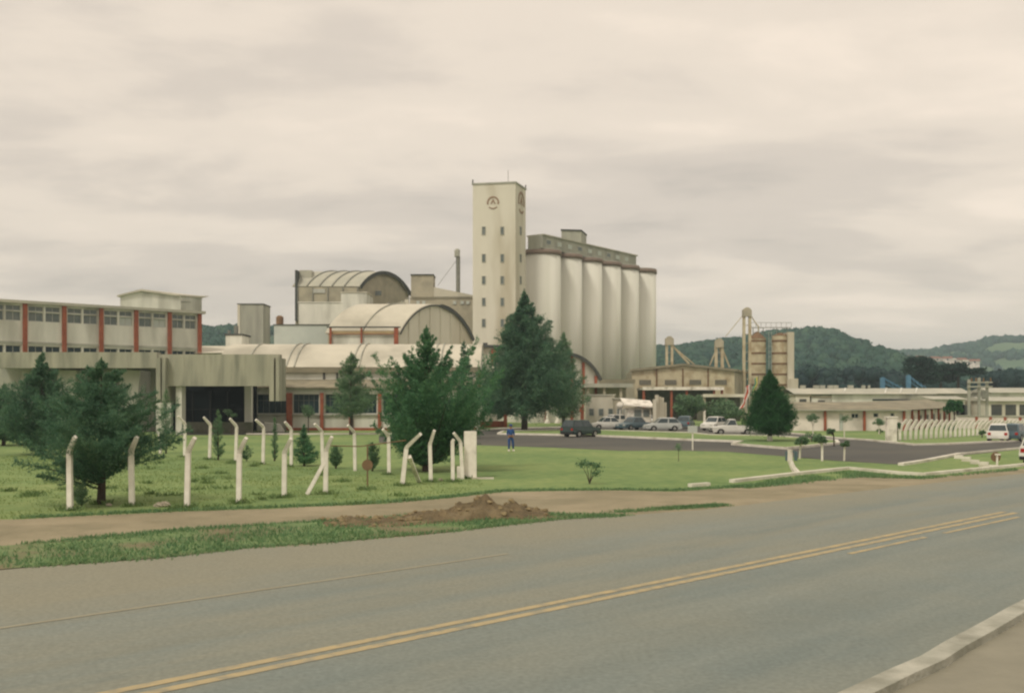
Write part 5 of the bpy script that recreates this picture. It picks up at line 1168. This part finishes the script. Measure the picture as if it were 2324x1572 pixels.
conifer('tall dark pyramid-shaped cedar before the silos', 1190, 977, hpx(977, 655), [(0, 3.2), (.14, 5.2), (.25, 5.2), (.38, 4.3), (.5, 3.6), (.58, 3.0), (.7, 2.4), (.8, 1.65), (.9, .7), (1, .08)], .25, 260, 230, M['leaf_dark'], 12, vol=1.1, up=.35, t0=.16, trunk_r=.3, lean=(.1, 0), width=.22)
conifer('smaller ragged tree leaning out right of the tall cedar', 1279, 965, hpx(965, 751), [(0, 1.6), (.25, 3.0), (.42, 2.6), (.6, 1.8), (.78, 1.1), (.9, .6), (1, .1)], .28, 130, 130, M['leaf_cedar'], 13, vol=1.0, up=.35, t0=.12, trunk_r=.2, width=.3)
conifer('dark tree filling the gap left of the tall cedar', 1120, 962, hpx(962, 845), [(0, 2.0), (.3, 3.0), (.6, 2.4), (.85, 1.2), (1, .2)], .36, 100, 70, M['leaf_dark'], 14, up=.3, t0=.14, trunk_r=.2, width=.3)
# clipped tree
conifer('dense dark clipped cone-shaped tree on the traffic island', 1747, 1002, hpx(1002, 836), [(0, .6), (.15, 1.2), (.22, 1.75), (.32, 1.8), (.46, 1.5), (.6, 1.15), (.75, .75), (.9, .32), (1, .04)], .12, 300, 520, M['leaf_thuja'], 15, up=.45, t0=.17, trunk_r=.17, vol=.9, width=.3, white=.5, name='clipped_tree', spread=.5)
# small cypresses
cy = [('tall thin dark cypress left of the entrance columns', 377, 1028, 880, .42), ('twin-tipped narrow cypress before the entrance hall', 495, 1043, 928, .3), ('needle-thin cypress between two back-row posts', 623, 1045, 945, .16),
      ('tiny cypress behind the braced fence post', 762, 1062, 1012, .3), ('narrow dark sapling right of the rusty round plate', 845, 1068, 1003, .3)]
for i, (l, x, yb, yt, R) in enumerate(cy):
    conifer(l, x, yb, hpx(yb, yt), [(0, R*.8), (.3, R), (.7, R*.8), (1, .03)], .1, 60, 240, M['leaf_cedar'], 20+i, up=1.6, t0=.05, trunk_r=.04, name='cypress', width=.4)
conifer('small Christmas-tree-shaped conifer inside the fence', 690, 1056, hpx(1056, 962), [(0, .75), (.2, .85), (.4, .62), (.65, .32), (.85, .14), (1, .03)], .12, 90, 150, M['leaf_bright'], 27, up=.35, t0=.06, trunk_r=.05, name='small_conifer')
for i, (x, yb, yt) in enumerate(((185, 1150, 1100), (560, 1046, 1010))):
    conifer(['low leafy shoot at the foot of the leftmost fence post', 'low dark sapling between back-row posts'][i], x, yb, hpx(yb, yt), [(0, .25), (.4, .4), (1, .1)], .09, 30, 200, M['leaf_bush'], 30+i, up=1.0, t0=.05, trunk_r=.02, name='sapling', cat='shrub')

def bush(label, x, yb, cx_, yt, ybm, rad, m, seed, leaf=.2, ncl=26, per=130, stem=None, name='bush', cat='bush', depth=None, group=None, flat_=1.0, white=0, pale=False):
    """leafy crown of clumps spanning rows yt..ybm around column cx_"""
    r = np.random.default_rng(seed); p = G(x, yb); d = p.y; rt = thing(name, label, cat, p, 0, group)
    z0, z1 = max(.05, Z(ybm, d)), Z(yt, d); rz = (z1-z0)/2; rz = max(rz, rad*.62); cz = max(z1-rz, rz*.8); ox = (cx_-x)/F*d
    Ps = []; Ds = []; cl = []
    for i in range(ncl):
        v = r.normal(0, 1, 3); v /= np.linalg.norm(v); v *= r.uniform(.35, .95)
        c = np.array([ox+v[0]*rad*.85, v[1]*rad*.85, cz+v[2]*rz*.8]); cl.append(c); rc = r.uniform(.22, .38)*min(rad, rz*1.6)
        u = r.normal(0, 1, (per, 3)); u /= np.linalg.norm(u, axis=1, keepdims=True); Ps.append(c+u*rc*r.uniform(.55, 1.05, (per, 1))*np.array([1, 1, .8])); Ds.append(u)
    V, Fq = sprays(np.concatenate(Ps), np.concatenate(Ds), leaf, .9, .6, r=r); V[:, 2] = np.maximum(V[:, 2], .02)
    link(np_mesh('crown', V, Fq), 'crown', m, rt, world=False)
    tk = MB(); sr_ = stem or .06
    tk.tube([(0, 0, 0), (ox*.3, 0, z0*.8+.1), (ox*.9, 0, cz)], [sr_*1.2, sr_, sr_*.5], 7)
    for c in cl[:8]: tk.tube([(ox*.4, 0, z0*.8+.1), tuple(c)], [sr_*.5, sr_*.2], 4, False)
    tk.build('trunk', M['cream'] if pale else M['bark'], rt, world=False)
    if white: MB().tube([(0, 0, 0), (0, 0, white)], sr_*1.35, 8).build('painted_base', M['whitepaint'], rt, world=False)
    return rt
bush('large round grey-green bush behind the car park', 1563, 962, 1563, 888, 950, 2.55, M['leaf_bush'], 40, .26, 44, 170)
bush('paler spreading bush left of the round clipped tree', 1645, 962, 1645, 905, 955, 2.7, M['leaf_bush'], 41, .26, 44, 150)
bush('round green tree at the end of the low white building', 2166, 972, 2166, 901, 940, 1.35, M['leaf_thuja'], 42, .2, 26, 120, name='round_tree', cat='tree')
bush('dark hedge mass below the ragged tree by the white posts', 1290, 955, 1290, 922, 953, 2.2, M['leaf_dark'], 43, .28, 34, 130)
bush('second dark hedge mass under the tall cedar', 1235, 951, 1235, 920, 949, 3.2, M['leaf_dark'], 44, .3, 34, 130)
bush('dark shrubs massed left of the cedar trunk', 1130, 953, 1130, 922, 951, 2.0, M['leaf_dark'], 45, .28, 24, 120)
for i, (l, x, yb, cx_, yt, ybm, rad) in enumerate((
    ('small round leafy tree on a thin stem before the entrance hall', 526, 985, 524, 926, 945, .75), ('small umbrella-crowned tree before the window wall', 700, 985, 700, 916, 945, .95),
    ('pale feathery young tree before the low white wall', 1845, 993, 1845, 936, 962, .75), ('thin pale young tree by the white wall window', 1916, 993, 1920, 938, 952, .7),
    ('dark round-topped young tree before the low white building', 1995, 984, 1995, 945, 963, .75), ('small leafy shrub under the round-topped young tree', 1997, 983, 1997, 971, 983, .32),
    ('young tree with white-painted stem at the island tip', 1866, 1045, 1862, 983, 1005, .5), ('leafy sapling leaning right of the white-stemmed one', 1893, 1012, 1890, 970, 985, .45), ('grey leafless-looking shrub on the island tip', 1842, 1004, 1842, 976, 1000, .7),
    ('thin sapling with a small tuft at the bend of the road', 1916, 1045, 1919, 999, 1012, .3), ('faint sapling left of the white-stemmed young tree', 1815, 1040, 1820, 988, 1008, .5),
    ('tiny sapling between fence posts at the right', 2036, 998, 2038, 957, 966, .4), ('dark sapling behind the curved-top posts', 2155, 990, 2155, 962, 976, .5), ('small tree before the perimeter wall', 2288, 986, 2290, 956, 964, .45), ('small grass-like shrub right of the curved-top posts', 2229, 992, 2229, 975, 986, .35))):
    leafm = M['leaf_cedar'] if i in (1, 4, 5, 13) else M['leaf_bush']
    bush(l, x, yb, cx_, yt, ybm, rad, leafm, 60+i, .11 if i not in (2, 3, 8) else .09, 12, 90 if i not in (3, 8) else 45, .045, 'young_tree', 'tree' if i not in (5, 8, 14) else 'shrub', white=.9 if i == 6 else 0, pale=i in (2, 3, 4, 6, 9, 10))
# little V-shaped shrub on the lawn
p = G(1338, 1097); rt = thing('young_shrub', 'little V-shaped leafy shrub alone on the lawn', 'shrub', p)
d = p.y; tk = MB(); Ps = []
for (x, y) in ((1318, 1052), (1330, 1050), (1345, 1054), (1356, 1056), (1352, 1072)):
    e = (X(x, d)-p.x, rng.uniform(-.2, .2), Z(y, d)); tk.tube([(0, 0, 0), (e[0]*.35, e[1]*.3, e[2]*.5), e], [.02, .014, .006], 5, False)
    Ps.append(np.array(e)+rng.normal(0, 1, (110, 3))*np.array([.11, .09, .07]))
tk.build('stem', M['bark'], rt, world=False); Pc = np.concatenate(Ps); V, Fq = sprays(Pc, rng.normal(0, 1, Pc.shape), .085, 1, .6); link(np_mesh('leaves', V, Fq), 'leaves', M['leaf_cedar'], rt, world=False)
p = G(1540, 1046); rt = thing('young_shrub', 'thin brown sapling with a tiny tuft on the lawn left of the pale sign', 'shrub', p); d = p.y
MB().tube([(0, 0, 0), (0, 0, Z(1014, d))], [.02, .01], 5).build('stem', M['bark'], rt, world=False)
Pc = np.array([0, 0, Z(1013, d)])+rng.normal(0, 1, (120, 3))*np.array([.1, .1, .12]); V, Fq = sprays(Pc, rng.normal(0, 1, Pc.shape), .08, 1, .6); link(np_mesh('leaves', V, Fq), 'leaves', M['leaf_cedar'], rt, world=False)

# umbrella-shaped araucaria trees
def araucaria(label, x, d, yt, disks, seed):
    r = np.random.default_rng(seed); rt = thing('umbrella_pine', label, 'tree', (X(x, d), d), 0, 'umbrella-shaped pines beyond the sheds')
    Ps = []; Ds = []; tk = MB(); zt = Z(yt, d); tk.tube([(0, 0, 0), (0, 0, zt-1)], [.45, .25], 8)
    for (cx_, y, rpx, hpx_) in disks:
        c = np.array([X(cx_, d)-X(x, d), 0, Z(y, d)]); R = rpx/F*d; hh = hpx_/F*d
        for k in range(14):
            a = r.uniform(0, 6.28); q = c+np.array([math.cos(a)*R*r.uniform(.3, 1), math.sin(a)*R*r.uniform(.3, 1), r.uniform(-.4, .5)*hh])
            tk.tube([(0, 0, min(zt-1, c[2]-hh*.6)), tuple(q)], [.12, .05], 4, False)
            u = r.normal(0, 1, (110, 3)); Ps.append(q+u*np.array([R*.2, R*.2, hh*.28])); Ds.append(u+np.array([0, 0, 1.]))
    V, Fq = sprays(np.concatenate(Ps), np.concatenate(Ds), .8, .8, .5, r=r); link(np_mesh('crown', V, Fq), 'crown', M['leaf_pine'], rt, world=False); tk.build('trunk', M['bark'], rt, world=False)
araucaria('dense umbrella-shaped pine with a deep crown', 2095, 260, 814, [(2092, 820, 32, 12), (2090, 835, 30, 12), (2098, 850, 28, 10), (2102, 862, 24, 8)], 70)
araucaria('flat-crowned umbrella pine, broadest of the group', 2175, 270, 826, [(2165, 832, 36, 9), (2200, 842, 32, 8), (2160, 846, 26, 7)], 71)
araucaria('lower umbrella pine between the two larger ones', 2135, 275, 840, [(2132, 846, 24, 9), (2150, 858, 26, 8)], 72)

# ------------------------------------------------------------------ hills and woods
def sm(t): t = np.clip(t, 0, 1); return t*t*(3-2*t)
R1 = np.array([(-900, 800), (-200, 775), (300, 768), (458, 741), (510, 745), (560, 739), (620, 744), (800, 755), (1100, 780), (1487, 787), (1540, 784), (1589, 775), (1677, 765), (1740, 752), (1804, 747), (1838, 745), (1870, 757), (1907, 773), (1955, 794), (1990, 803), (2060, 822), (2200, 850), (2500, 880), (3400, 900)], float)
R2 = np.array([(1700, 840), (1900, 815), (1980, 803), (2050, 800), (2110, 797), (2160, 786), (2200, 781), (2245, 769), (2320, 768), (2450, 778), (2800, 790), (3400, 800)], float)
def hillz(R, x, d, d0, d1):
    """ground height of a hill whose crest, d1 metres away, shows the outline R"""
    top = EYE-5.0+(YH-np.interp(x, R[:, 0], R[:, 1]))/F*d1
    return top*sm((d-d0)/(d1-d0))*(1-sm((d-d1)/(d1*.6)))
def hill(name, R, d0, d1, m, x0=-900, x1=3400, nx=200):
    xs = np.linspace(x0, x1, nx); ds = np.concatenate([np.linspace(d0, d1, 26), np.linspace(d1, d1*1.6, 10)[1:]]); V = []
    for d in ds:
        for x in xs: V.append(((x-CX)/F*d1*(.55+.45*d/d1), d, float(hillz(R, x, d, d0, d1))+rng.normal(0, .35)-.3))
    n = nx; Fq = [(j*n+i, j*n+i+1, (j+1)*n+i+1, (j+1)*n+i) for j in range(len(ds)-1) for i in range(n-1)]
    o = link(np_mesh(name, np.array(V), np.array(Fq), True), name, m); o['kind'] = 'structure'; return o
M['hillgreen'] = mat('forest_floor', (.035, .075, .045), (.06, .11, .06), .02)
M['pasture'] = mat('pasture', (.085, .16, .075), (.06, .12, .06), .012, c3=(.12, .18, .08), s3=.006)
hill('hill', R1, 330, 720, M['hillgreen']); hill('hill', R2, 800, 1300, M['pasture'], 1400, 3400, 120)
# crown blobs: a low sphere roughened, plus leaf clumps over it
bu, bv = 8, 5; sph = []; sf = []
for j in range(bv+1):
    for i in range(bu): a = math.pi*j/bv; b = 2*math.pi*i/bu; sph.append((math.sin(a)*math.cos(b), math.sin(a)*math.sin(b), math.cos(a)))
for j in range(bv):
    for i in range(bu): sf.append((j*bu+i, (j+1)*bu+i, (j+1)*bu+(i+1) % bu, j*bu+(i+1) % bu))
sph = np.array(sph); sf = np.array(sf)
def wood(name, label, pts, rads, m, seed, per=34, kind='stuff'):
    r = np.random.default_rng(seed); V = []; Fq = []; k = 0
    for p, R in zip(pts, rads):
        v = sph*R*.85*r.uniform(.75, 1.1, (len(sph), 1))*np.array([1, 1, r.uniform(.8, 1.3)])+p; V.append(v); Fq.append(sf+k); k += len(v)
        u = r.normal(0, 1, (per, 3)); u /= np.linalg.norm(u, axis=1, keepdims=True); u[:, 2] = np.abs(u[:, 2])*1.1-.25
        a, f = sprays(p+u*R*r.uniform(.8, 1.15, (per, 1)), u+.001, R*.32, 1.2, .75, r=r); V.append(a); Fq.append(f+k); k += len(a)
    o = link(np_mesh(name, np.concatenate(V), np.concatenate(Fq)), name, m); tag(o, label, 'woods', None, kind); return o
def hx(x, d, d1): return (x-CX)/F*d1*(.55+.45*d/d1)
r = np.random.default_rng(99); pts = []; rad = []
while len(pts) < 3600:
    x = r.uniform(380, 2060) if r.uniform() < .93 else r.uniform(-300, 380)
    if 640 < x < 1440: continue
    d = 720-390*(r.uniform()**1.35); z = float(hillz(R1, x, d, 330, 720)); 
    if x > 1850 and z > 18 and r.uniform() < .35: continue
    R = r.uniform(2.2, 4.6); pts.append((hx(x, d, 720), d, z+R*.35)); rad.append(R)
wood('forest', 'dense green forest covering the rounded hill behind the factory', pts, rad, M['leaf_far'], 1)
pts = []; rad = []
for i in range(900):
    x = r.uniform(1790, 2420); d = r.uniform(300, 335); top = np.interp(x, [1790, 1830, 1900, 1960, 2020, 2080, 2200, 2240, 2330, 2420], [838, 824, 830, 822, 836, 852, 856, 832, 836, 834])
    z = r.uniform(0, 1)**.6*(Z(top, d)); R = r.uniform(1.8, 3.4); pts.append((X(x, d), d, max(1, z-R))); rad.append(R)
wood('treeline', 'dark belt of trees along the foot of the hills', pts, rad, M['leaf_fardark'], 2)
pts = []; rad = []
for i in range(900):
    x = r.uniform(1960, 2450); d = 1300-r.uniform(0, 1)**2*330
    if r.uniform() < .55: d = 1300-r.uniform(0, 25)
    if d < 1265 and not (x < 2225 or r.uniform() < .05): continue
    z = float(hillz(R2, x, d, 800, 1300)); R = r.uniform(3.5, 7.5); pts.append((hx(x, d, 1300), d, z+R*.3)); rad.append(R)
wood('hilltop_woods', 'scattered woods on the pasture hill at far right', pts, rad, M['leaf_far'], 3)
# houses on the slope
hr = random.Random(4)
hp = [(2042, 813), (2056, 811), (2072, 814), (2088, 812), (2104, 815), (2122, 814), (2138, 817), (2150, 814), (2166, 818), (2182, 817), (2196, 822), (2212, 820)]
for i, (x, y) in enumerate(hp):
    d = 760+hr.uniform(-12, 12); zc = Z(y-2, d); w = hr.uniform(4.2, 6.2); h = hr.uniform(2.4, 3.6)
    rt = thing('hillside_house', 'tiny pale house in the hillside village, %s from the left' % ordn(i), 'house', (X(x, d), d, zc-h), hr.uniform(-.4, .4), 'houses of the hillside village')
    MB().box(-w/2*1.3, w/2*1.3, -2.5, 2.5, -12, h).build('wall', M['pinkwhite'] if i % 3 else M['cream'], rt, world=False)
    ov = w/2*1.3+.5; MB().add([(-ov, -3, h-.1), (ov, -3, h-.1), (ov, 0, h+1.3), (-ov, 0, h+1.3), (ov, 3, h-.1), (-ov, 3, h-.1)], [(0, 1, 2, 3), (3, 2, 4, 5), (0, 3, 5), (1, 4, 2)]).build('roof', M['claytile'] if i % 2 else M['sheet'], rt, world=False)
    MB().box(-.6, .6, -2.56, -2.51, h-1.6, h-.5).build('window', M['glass'], rt, world=False)
mb = MB(); d = 560
vs = []; k = 14
for j in range(4):
    for i in range(k): a = 2*math.pi*i/k; rr = (1, .75, .45, .15)[j]*(1+.2*math.sin(3*a+1)); vs.append((X(1950, d)+3.0*rr*math.cos(a), d-j*.8, Z(814, d)+2.2*rr*math.sin(a)))
mb.add(vs, [(j*k+i, j*k+(i+1) % k, (j+1)*k+(i+1) % k, (j+1)*k+i) for j in range(3) for i in range(k)]+[tuple(range(3*k, 4*k))]); struct('bare_earth_bank', mb, M['tansteel'])

# ------------------------------------------------------------------ soil heap, rocks, grass
def lump(P0, r0, seed, sub=(9, 7), amp=.3):
    r_ = random.Random(seed); mb = MB(); mb.ball(P0, r0, *sub); mb.v = [tuple(P0[i]+(v[i]-P0[i])*(1+r_.uniform(-amp, amp)) for i in range(3)) for v in mb.v]; return mb
nx, ny = 110, 34; V = []
from mathutils import noise as mn
for j in range(ny):
    for i in range(nx):
        fx_ = i/(nx-1); fy = j/(ny-1); xc = 722+(1258-722)*fx_
        ctr_ = np.interp(xc, [722, 860, 1006, 1105, 1200, 1258], [1186, 1186, 1176, 1168, 1168, 1170]); dd = D(ctr_)+(fy-.5)*2.6
        hgt = np.interp(xc, [722, 740, 800, 860, 930, 1000, 1040, 1075, 1105, 1140, 1190, 1235, 1258], [0, .05, .14, .10, .20, .27, .40, .46, .56, .42, .30, .14, 0])
        e = math.sin(math.pi*fy)**.8; q = Vector((xc*.02, dd*.9, 0))
        z = 1.12*hgt*e*(.75+.45*mn.fractal(q*1.3, 1, 2, 4))+.05*e*mn.noise(q*6)
        V.append((X(xc, dd), dd, z-.01))
Fq = [(j*nx+i, j*nx+i+1, (j+1)*nx+i+1, (j+1)*nx+i) for j in range(ny-1) for i in range(nx-1)]
o = link(np_mesh('soil_heap', np.array(V), np.array(Fq)), 'soil_heap', M['soil']); tag(o, 'ragged heap of dug brown soil on the verge by the road', 'soil heap')
mb = MB(); cr_ = random.Random(9); HV = np.array(V)
for i in range(130):
    v = HV[cr_.randrange(len(HV))]
    if v[2] < .03 and cr_.random() < .7: continue
    s = cr_.uniform(.025, .085); l = lump((v[0], v[1], v[2]+s*.3), (s*1.3, s, s*.8), i, (6, 4)); mb.add(l.v, l.f)
tag(mb.build('soil_clods', mat('soil_clods', (.30, .24, .13), (.17, .13, .07), 6)), 'loose clods strewn over the brown soil heap', 'clods', None, 'stuff')
for l, x, y, s in (('pale rock on the verge between the second and third fence posts', 361, 1149, .13), ('rounder pale rock right beside the other on the verge', 375, 1148, .14), ('tiny pale stone left of the fence post by the bushy tree', 247, 1147, .08), ('pale stone low beside the square gate pillar', 1000, 1090, .1)):
    p = G(x, y); tag(lump((p.x, p.y, s*.4), (s*1.2, s, s*.7), int(x)).build('rock', M['rock']), l, 'rock')

def inpoly(P, poly):
    x, y = P[:, 0], P[:, 1]; c = np.zeros(len(P), bool); n = len(poly)
    for i in range(n):
        x1, y1 = poly[i]; x2, y2 = poly[(i+1) % n]
        cond = ((y1 > y) != (y2 > y)) & (x < (x2-x1)*(y-y1)/(y2-y1+1e-12)+x1); c ^= cond
    return c
def grass(name, label, poly, n, h, m, seed, extra=None, lean=.5):
    r = np.random.default_rng(seed); P_ = np.array(poly); lo, hi = P_.min(0), P_.max(0)
    q = r.uniform(lo, hi, (n*3, 2)); q = q[inpoly(q, poly)]
    dn = np.array([mn.noise(Vector((a*.6, b*.6, seed))) for a, b in q]); q = q[dn+r.uniform(-.35, .35, len(q)) > -.05]
    if extra is not None: q = np.concatenate([q, extra])
    k = len(q); hh = h*r.uniform(.35, 1.25, k); a = r.uniform(0, 6.28, k); w = hh*.16+.006
    b = np.stack([q[:, 0], q[:, 1], np.full(k, .01)], 1); s = np.stack([np.cos(a)*w, np.sin(a)*w, np.zeros(k)], 1)
    t = b+np.stack([r.normal(0, lean, k)*hh, r.normal(0, lean, k)*hh, hh], 1)
    V = np.stack([b-s, b+s, t], 1).reshape(-1, 3); o = link(np_mesh(name, V, np.arange(3*k).reshape(-1, 3)), name, m); tag(o, label, 'grass', None, 'stuff'); return o
grass('verge_grass', 'ragged green grass of the roadside verge', vp, 60000, .10, M['blade2'], 1)
lot = T[::-1]+gp((1021, 1129), (1100, 1100), (1085, 1086), (883, 1076), (661, 1058), (419, 1036), (150, 1030), (-300, 1040), (-300, 1190))
grass('lawn_grass', 'longer grass in the fenced plot at the left', [tuple(p) for p in lot], 32000, .06, M['blade'], 2)
edge_ = T[::-1]+Tr[:6]
er = np.random.default_rng(5); ex = []
for i in range(len(edge_)-1):
    a, b = np.array(edge_[i]), np.array(edge_[i+1]); L_ = np.linalg.norm(b-a); k = int(L_*220); t = er.uniform(0, 1, (k, 1)); ex.append(a+(b-a)*t+er.normal(0, .16, (k, 2))+np.array([-.05, .22]))
grass('edge_grass', 'tufted grass edge along the dirt path', [tuple(p) for p in (edge_[0], edge_[1], edge_[2])], 10, .10, M['blade2'], 3, np.concatenate(ex))
ex = []
for line in (Vt, Vb):
    for i in range(len(line)-1):
        a, b = np.array(line[i]), np.array(line[i+1]); L_ = np.linalg.norm(b-a); k = int(L_*150); t = er.uniform(0, 1, (k, 1)); ex.append(a+(b-a)*t+er.normal(0, .13, (k, 2)))
grass('verge_edge_grass', 'loose blades straggling over both edges of the verge', [tuple(p) for p in (Vt[0], Vt[1], Vt[2])], 10, .08, M['blade2'], 7, np.concatenate(ex))
ex = []
for (xa, ya), (xb, yb), k in (((1400, 1162), (1500, 1155), 500), ((1500, 1155), (1640, 1146), 2600), ((1350, 1174), (1420, 1169), 400)):
    a, b = np.array(G(xa, ya)[:2]), np.array(G(xb, yb)[:2]); t = er.uniform(0, 1, (k, 1)); ex.append(a+(b-a)*t+er.normal(0, .16, (k, 2)))
grass('shoulder_grass', 'thin patchy grass on the dirt shoulder right of the soil heap', [tuple(p) for p in (Vt[0], Vt[1], Vt[2])], 10, .08, M['blade2'], 12, np.concatenate(ex))
wd_ = []; wr = np.random.default_rng(8)
for k in range(70):
    c = np.array([wr.uniform(-24, 2), wr.uniform(32, 60)]); n_ = int(wr.uniform(30, 110)); wd_.append(c+wr.normal(0, wr.uniform(.08, .3), (n_, 2)))
bs = [G(x, yb) for x, yb in [(f[0], f[1]) for f in fr]+[(b_[0], b_[1]) for b_ in bk]+[(739, 1120), (913, 1101), (978, 1093), (1028, 1092), (1060, 1085), (230, 1143), (968, 1068)]]
for q in bs: wd_.append(np.array([q.x, q.y])+wr.normal(0, .16, (130, 2)))
wd_ = np.concatenate(wd_); wd_ = wd_[inpoly(wd_, [tuple(p) for p in lot])]
grass('weeds', 'darker weeds and uncut tufts around the fence posts', [tuple(p) for p in lot[:3]], 10, .15, leafmat('weed_blades', (.10, .18, .065), (.16, .24, .085), (.22, .29, .11), .6), 9, wd_, .7)
for nm, pl, sd_ in (('kerbside_grass', gp((1640, 1105), (1803, 1082), (1925, 1068), (2039, 1079), (2098, 1082), (2310, 1063), (2310, 1067), (2098, 1087), (1954, 1083), (1870, 1093), (1701, 1108)), 6),):
    grass(nm, 'grass fringe below the white roadside kerb', [tuple(p) for p in pl], 16000, .11, M['blade2'], sd_)

# ------------------------------------------------------------------ haze
hz = MB().box(-2600, 2600, -60, 2300, -1, 115); o = hz.build('haze', None); o['kind'] = 'stuff'; o['label'] = 'thin pale haze in the air'; o['category'] = 'haze'
hm = bpy.data.materials.new('haze'); hm.use_nodes = True; t = hm.node_tree; t.nodes.remove(t.nodes['Principled BSDF'])
v = t.nodes.new('ShaderNodeVolumePrincipled'); v.inputs['Color'].default_value = (.70, .86, .95, 1); v.inputs['Density'].default_value = .00036; v.inputs['Anisotropy'].default_value = 0.0
t.links.new(v.outputs[0], t.nodes['Material Output'].inputs['Volume']); o.data.materials.append(hm)
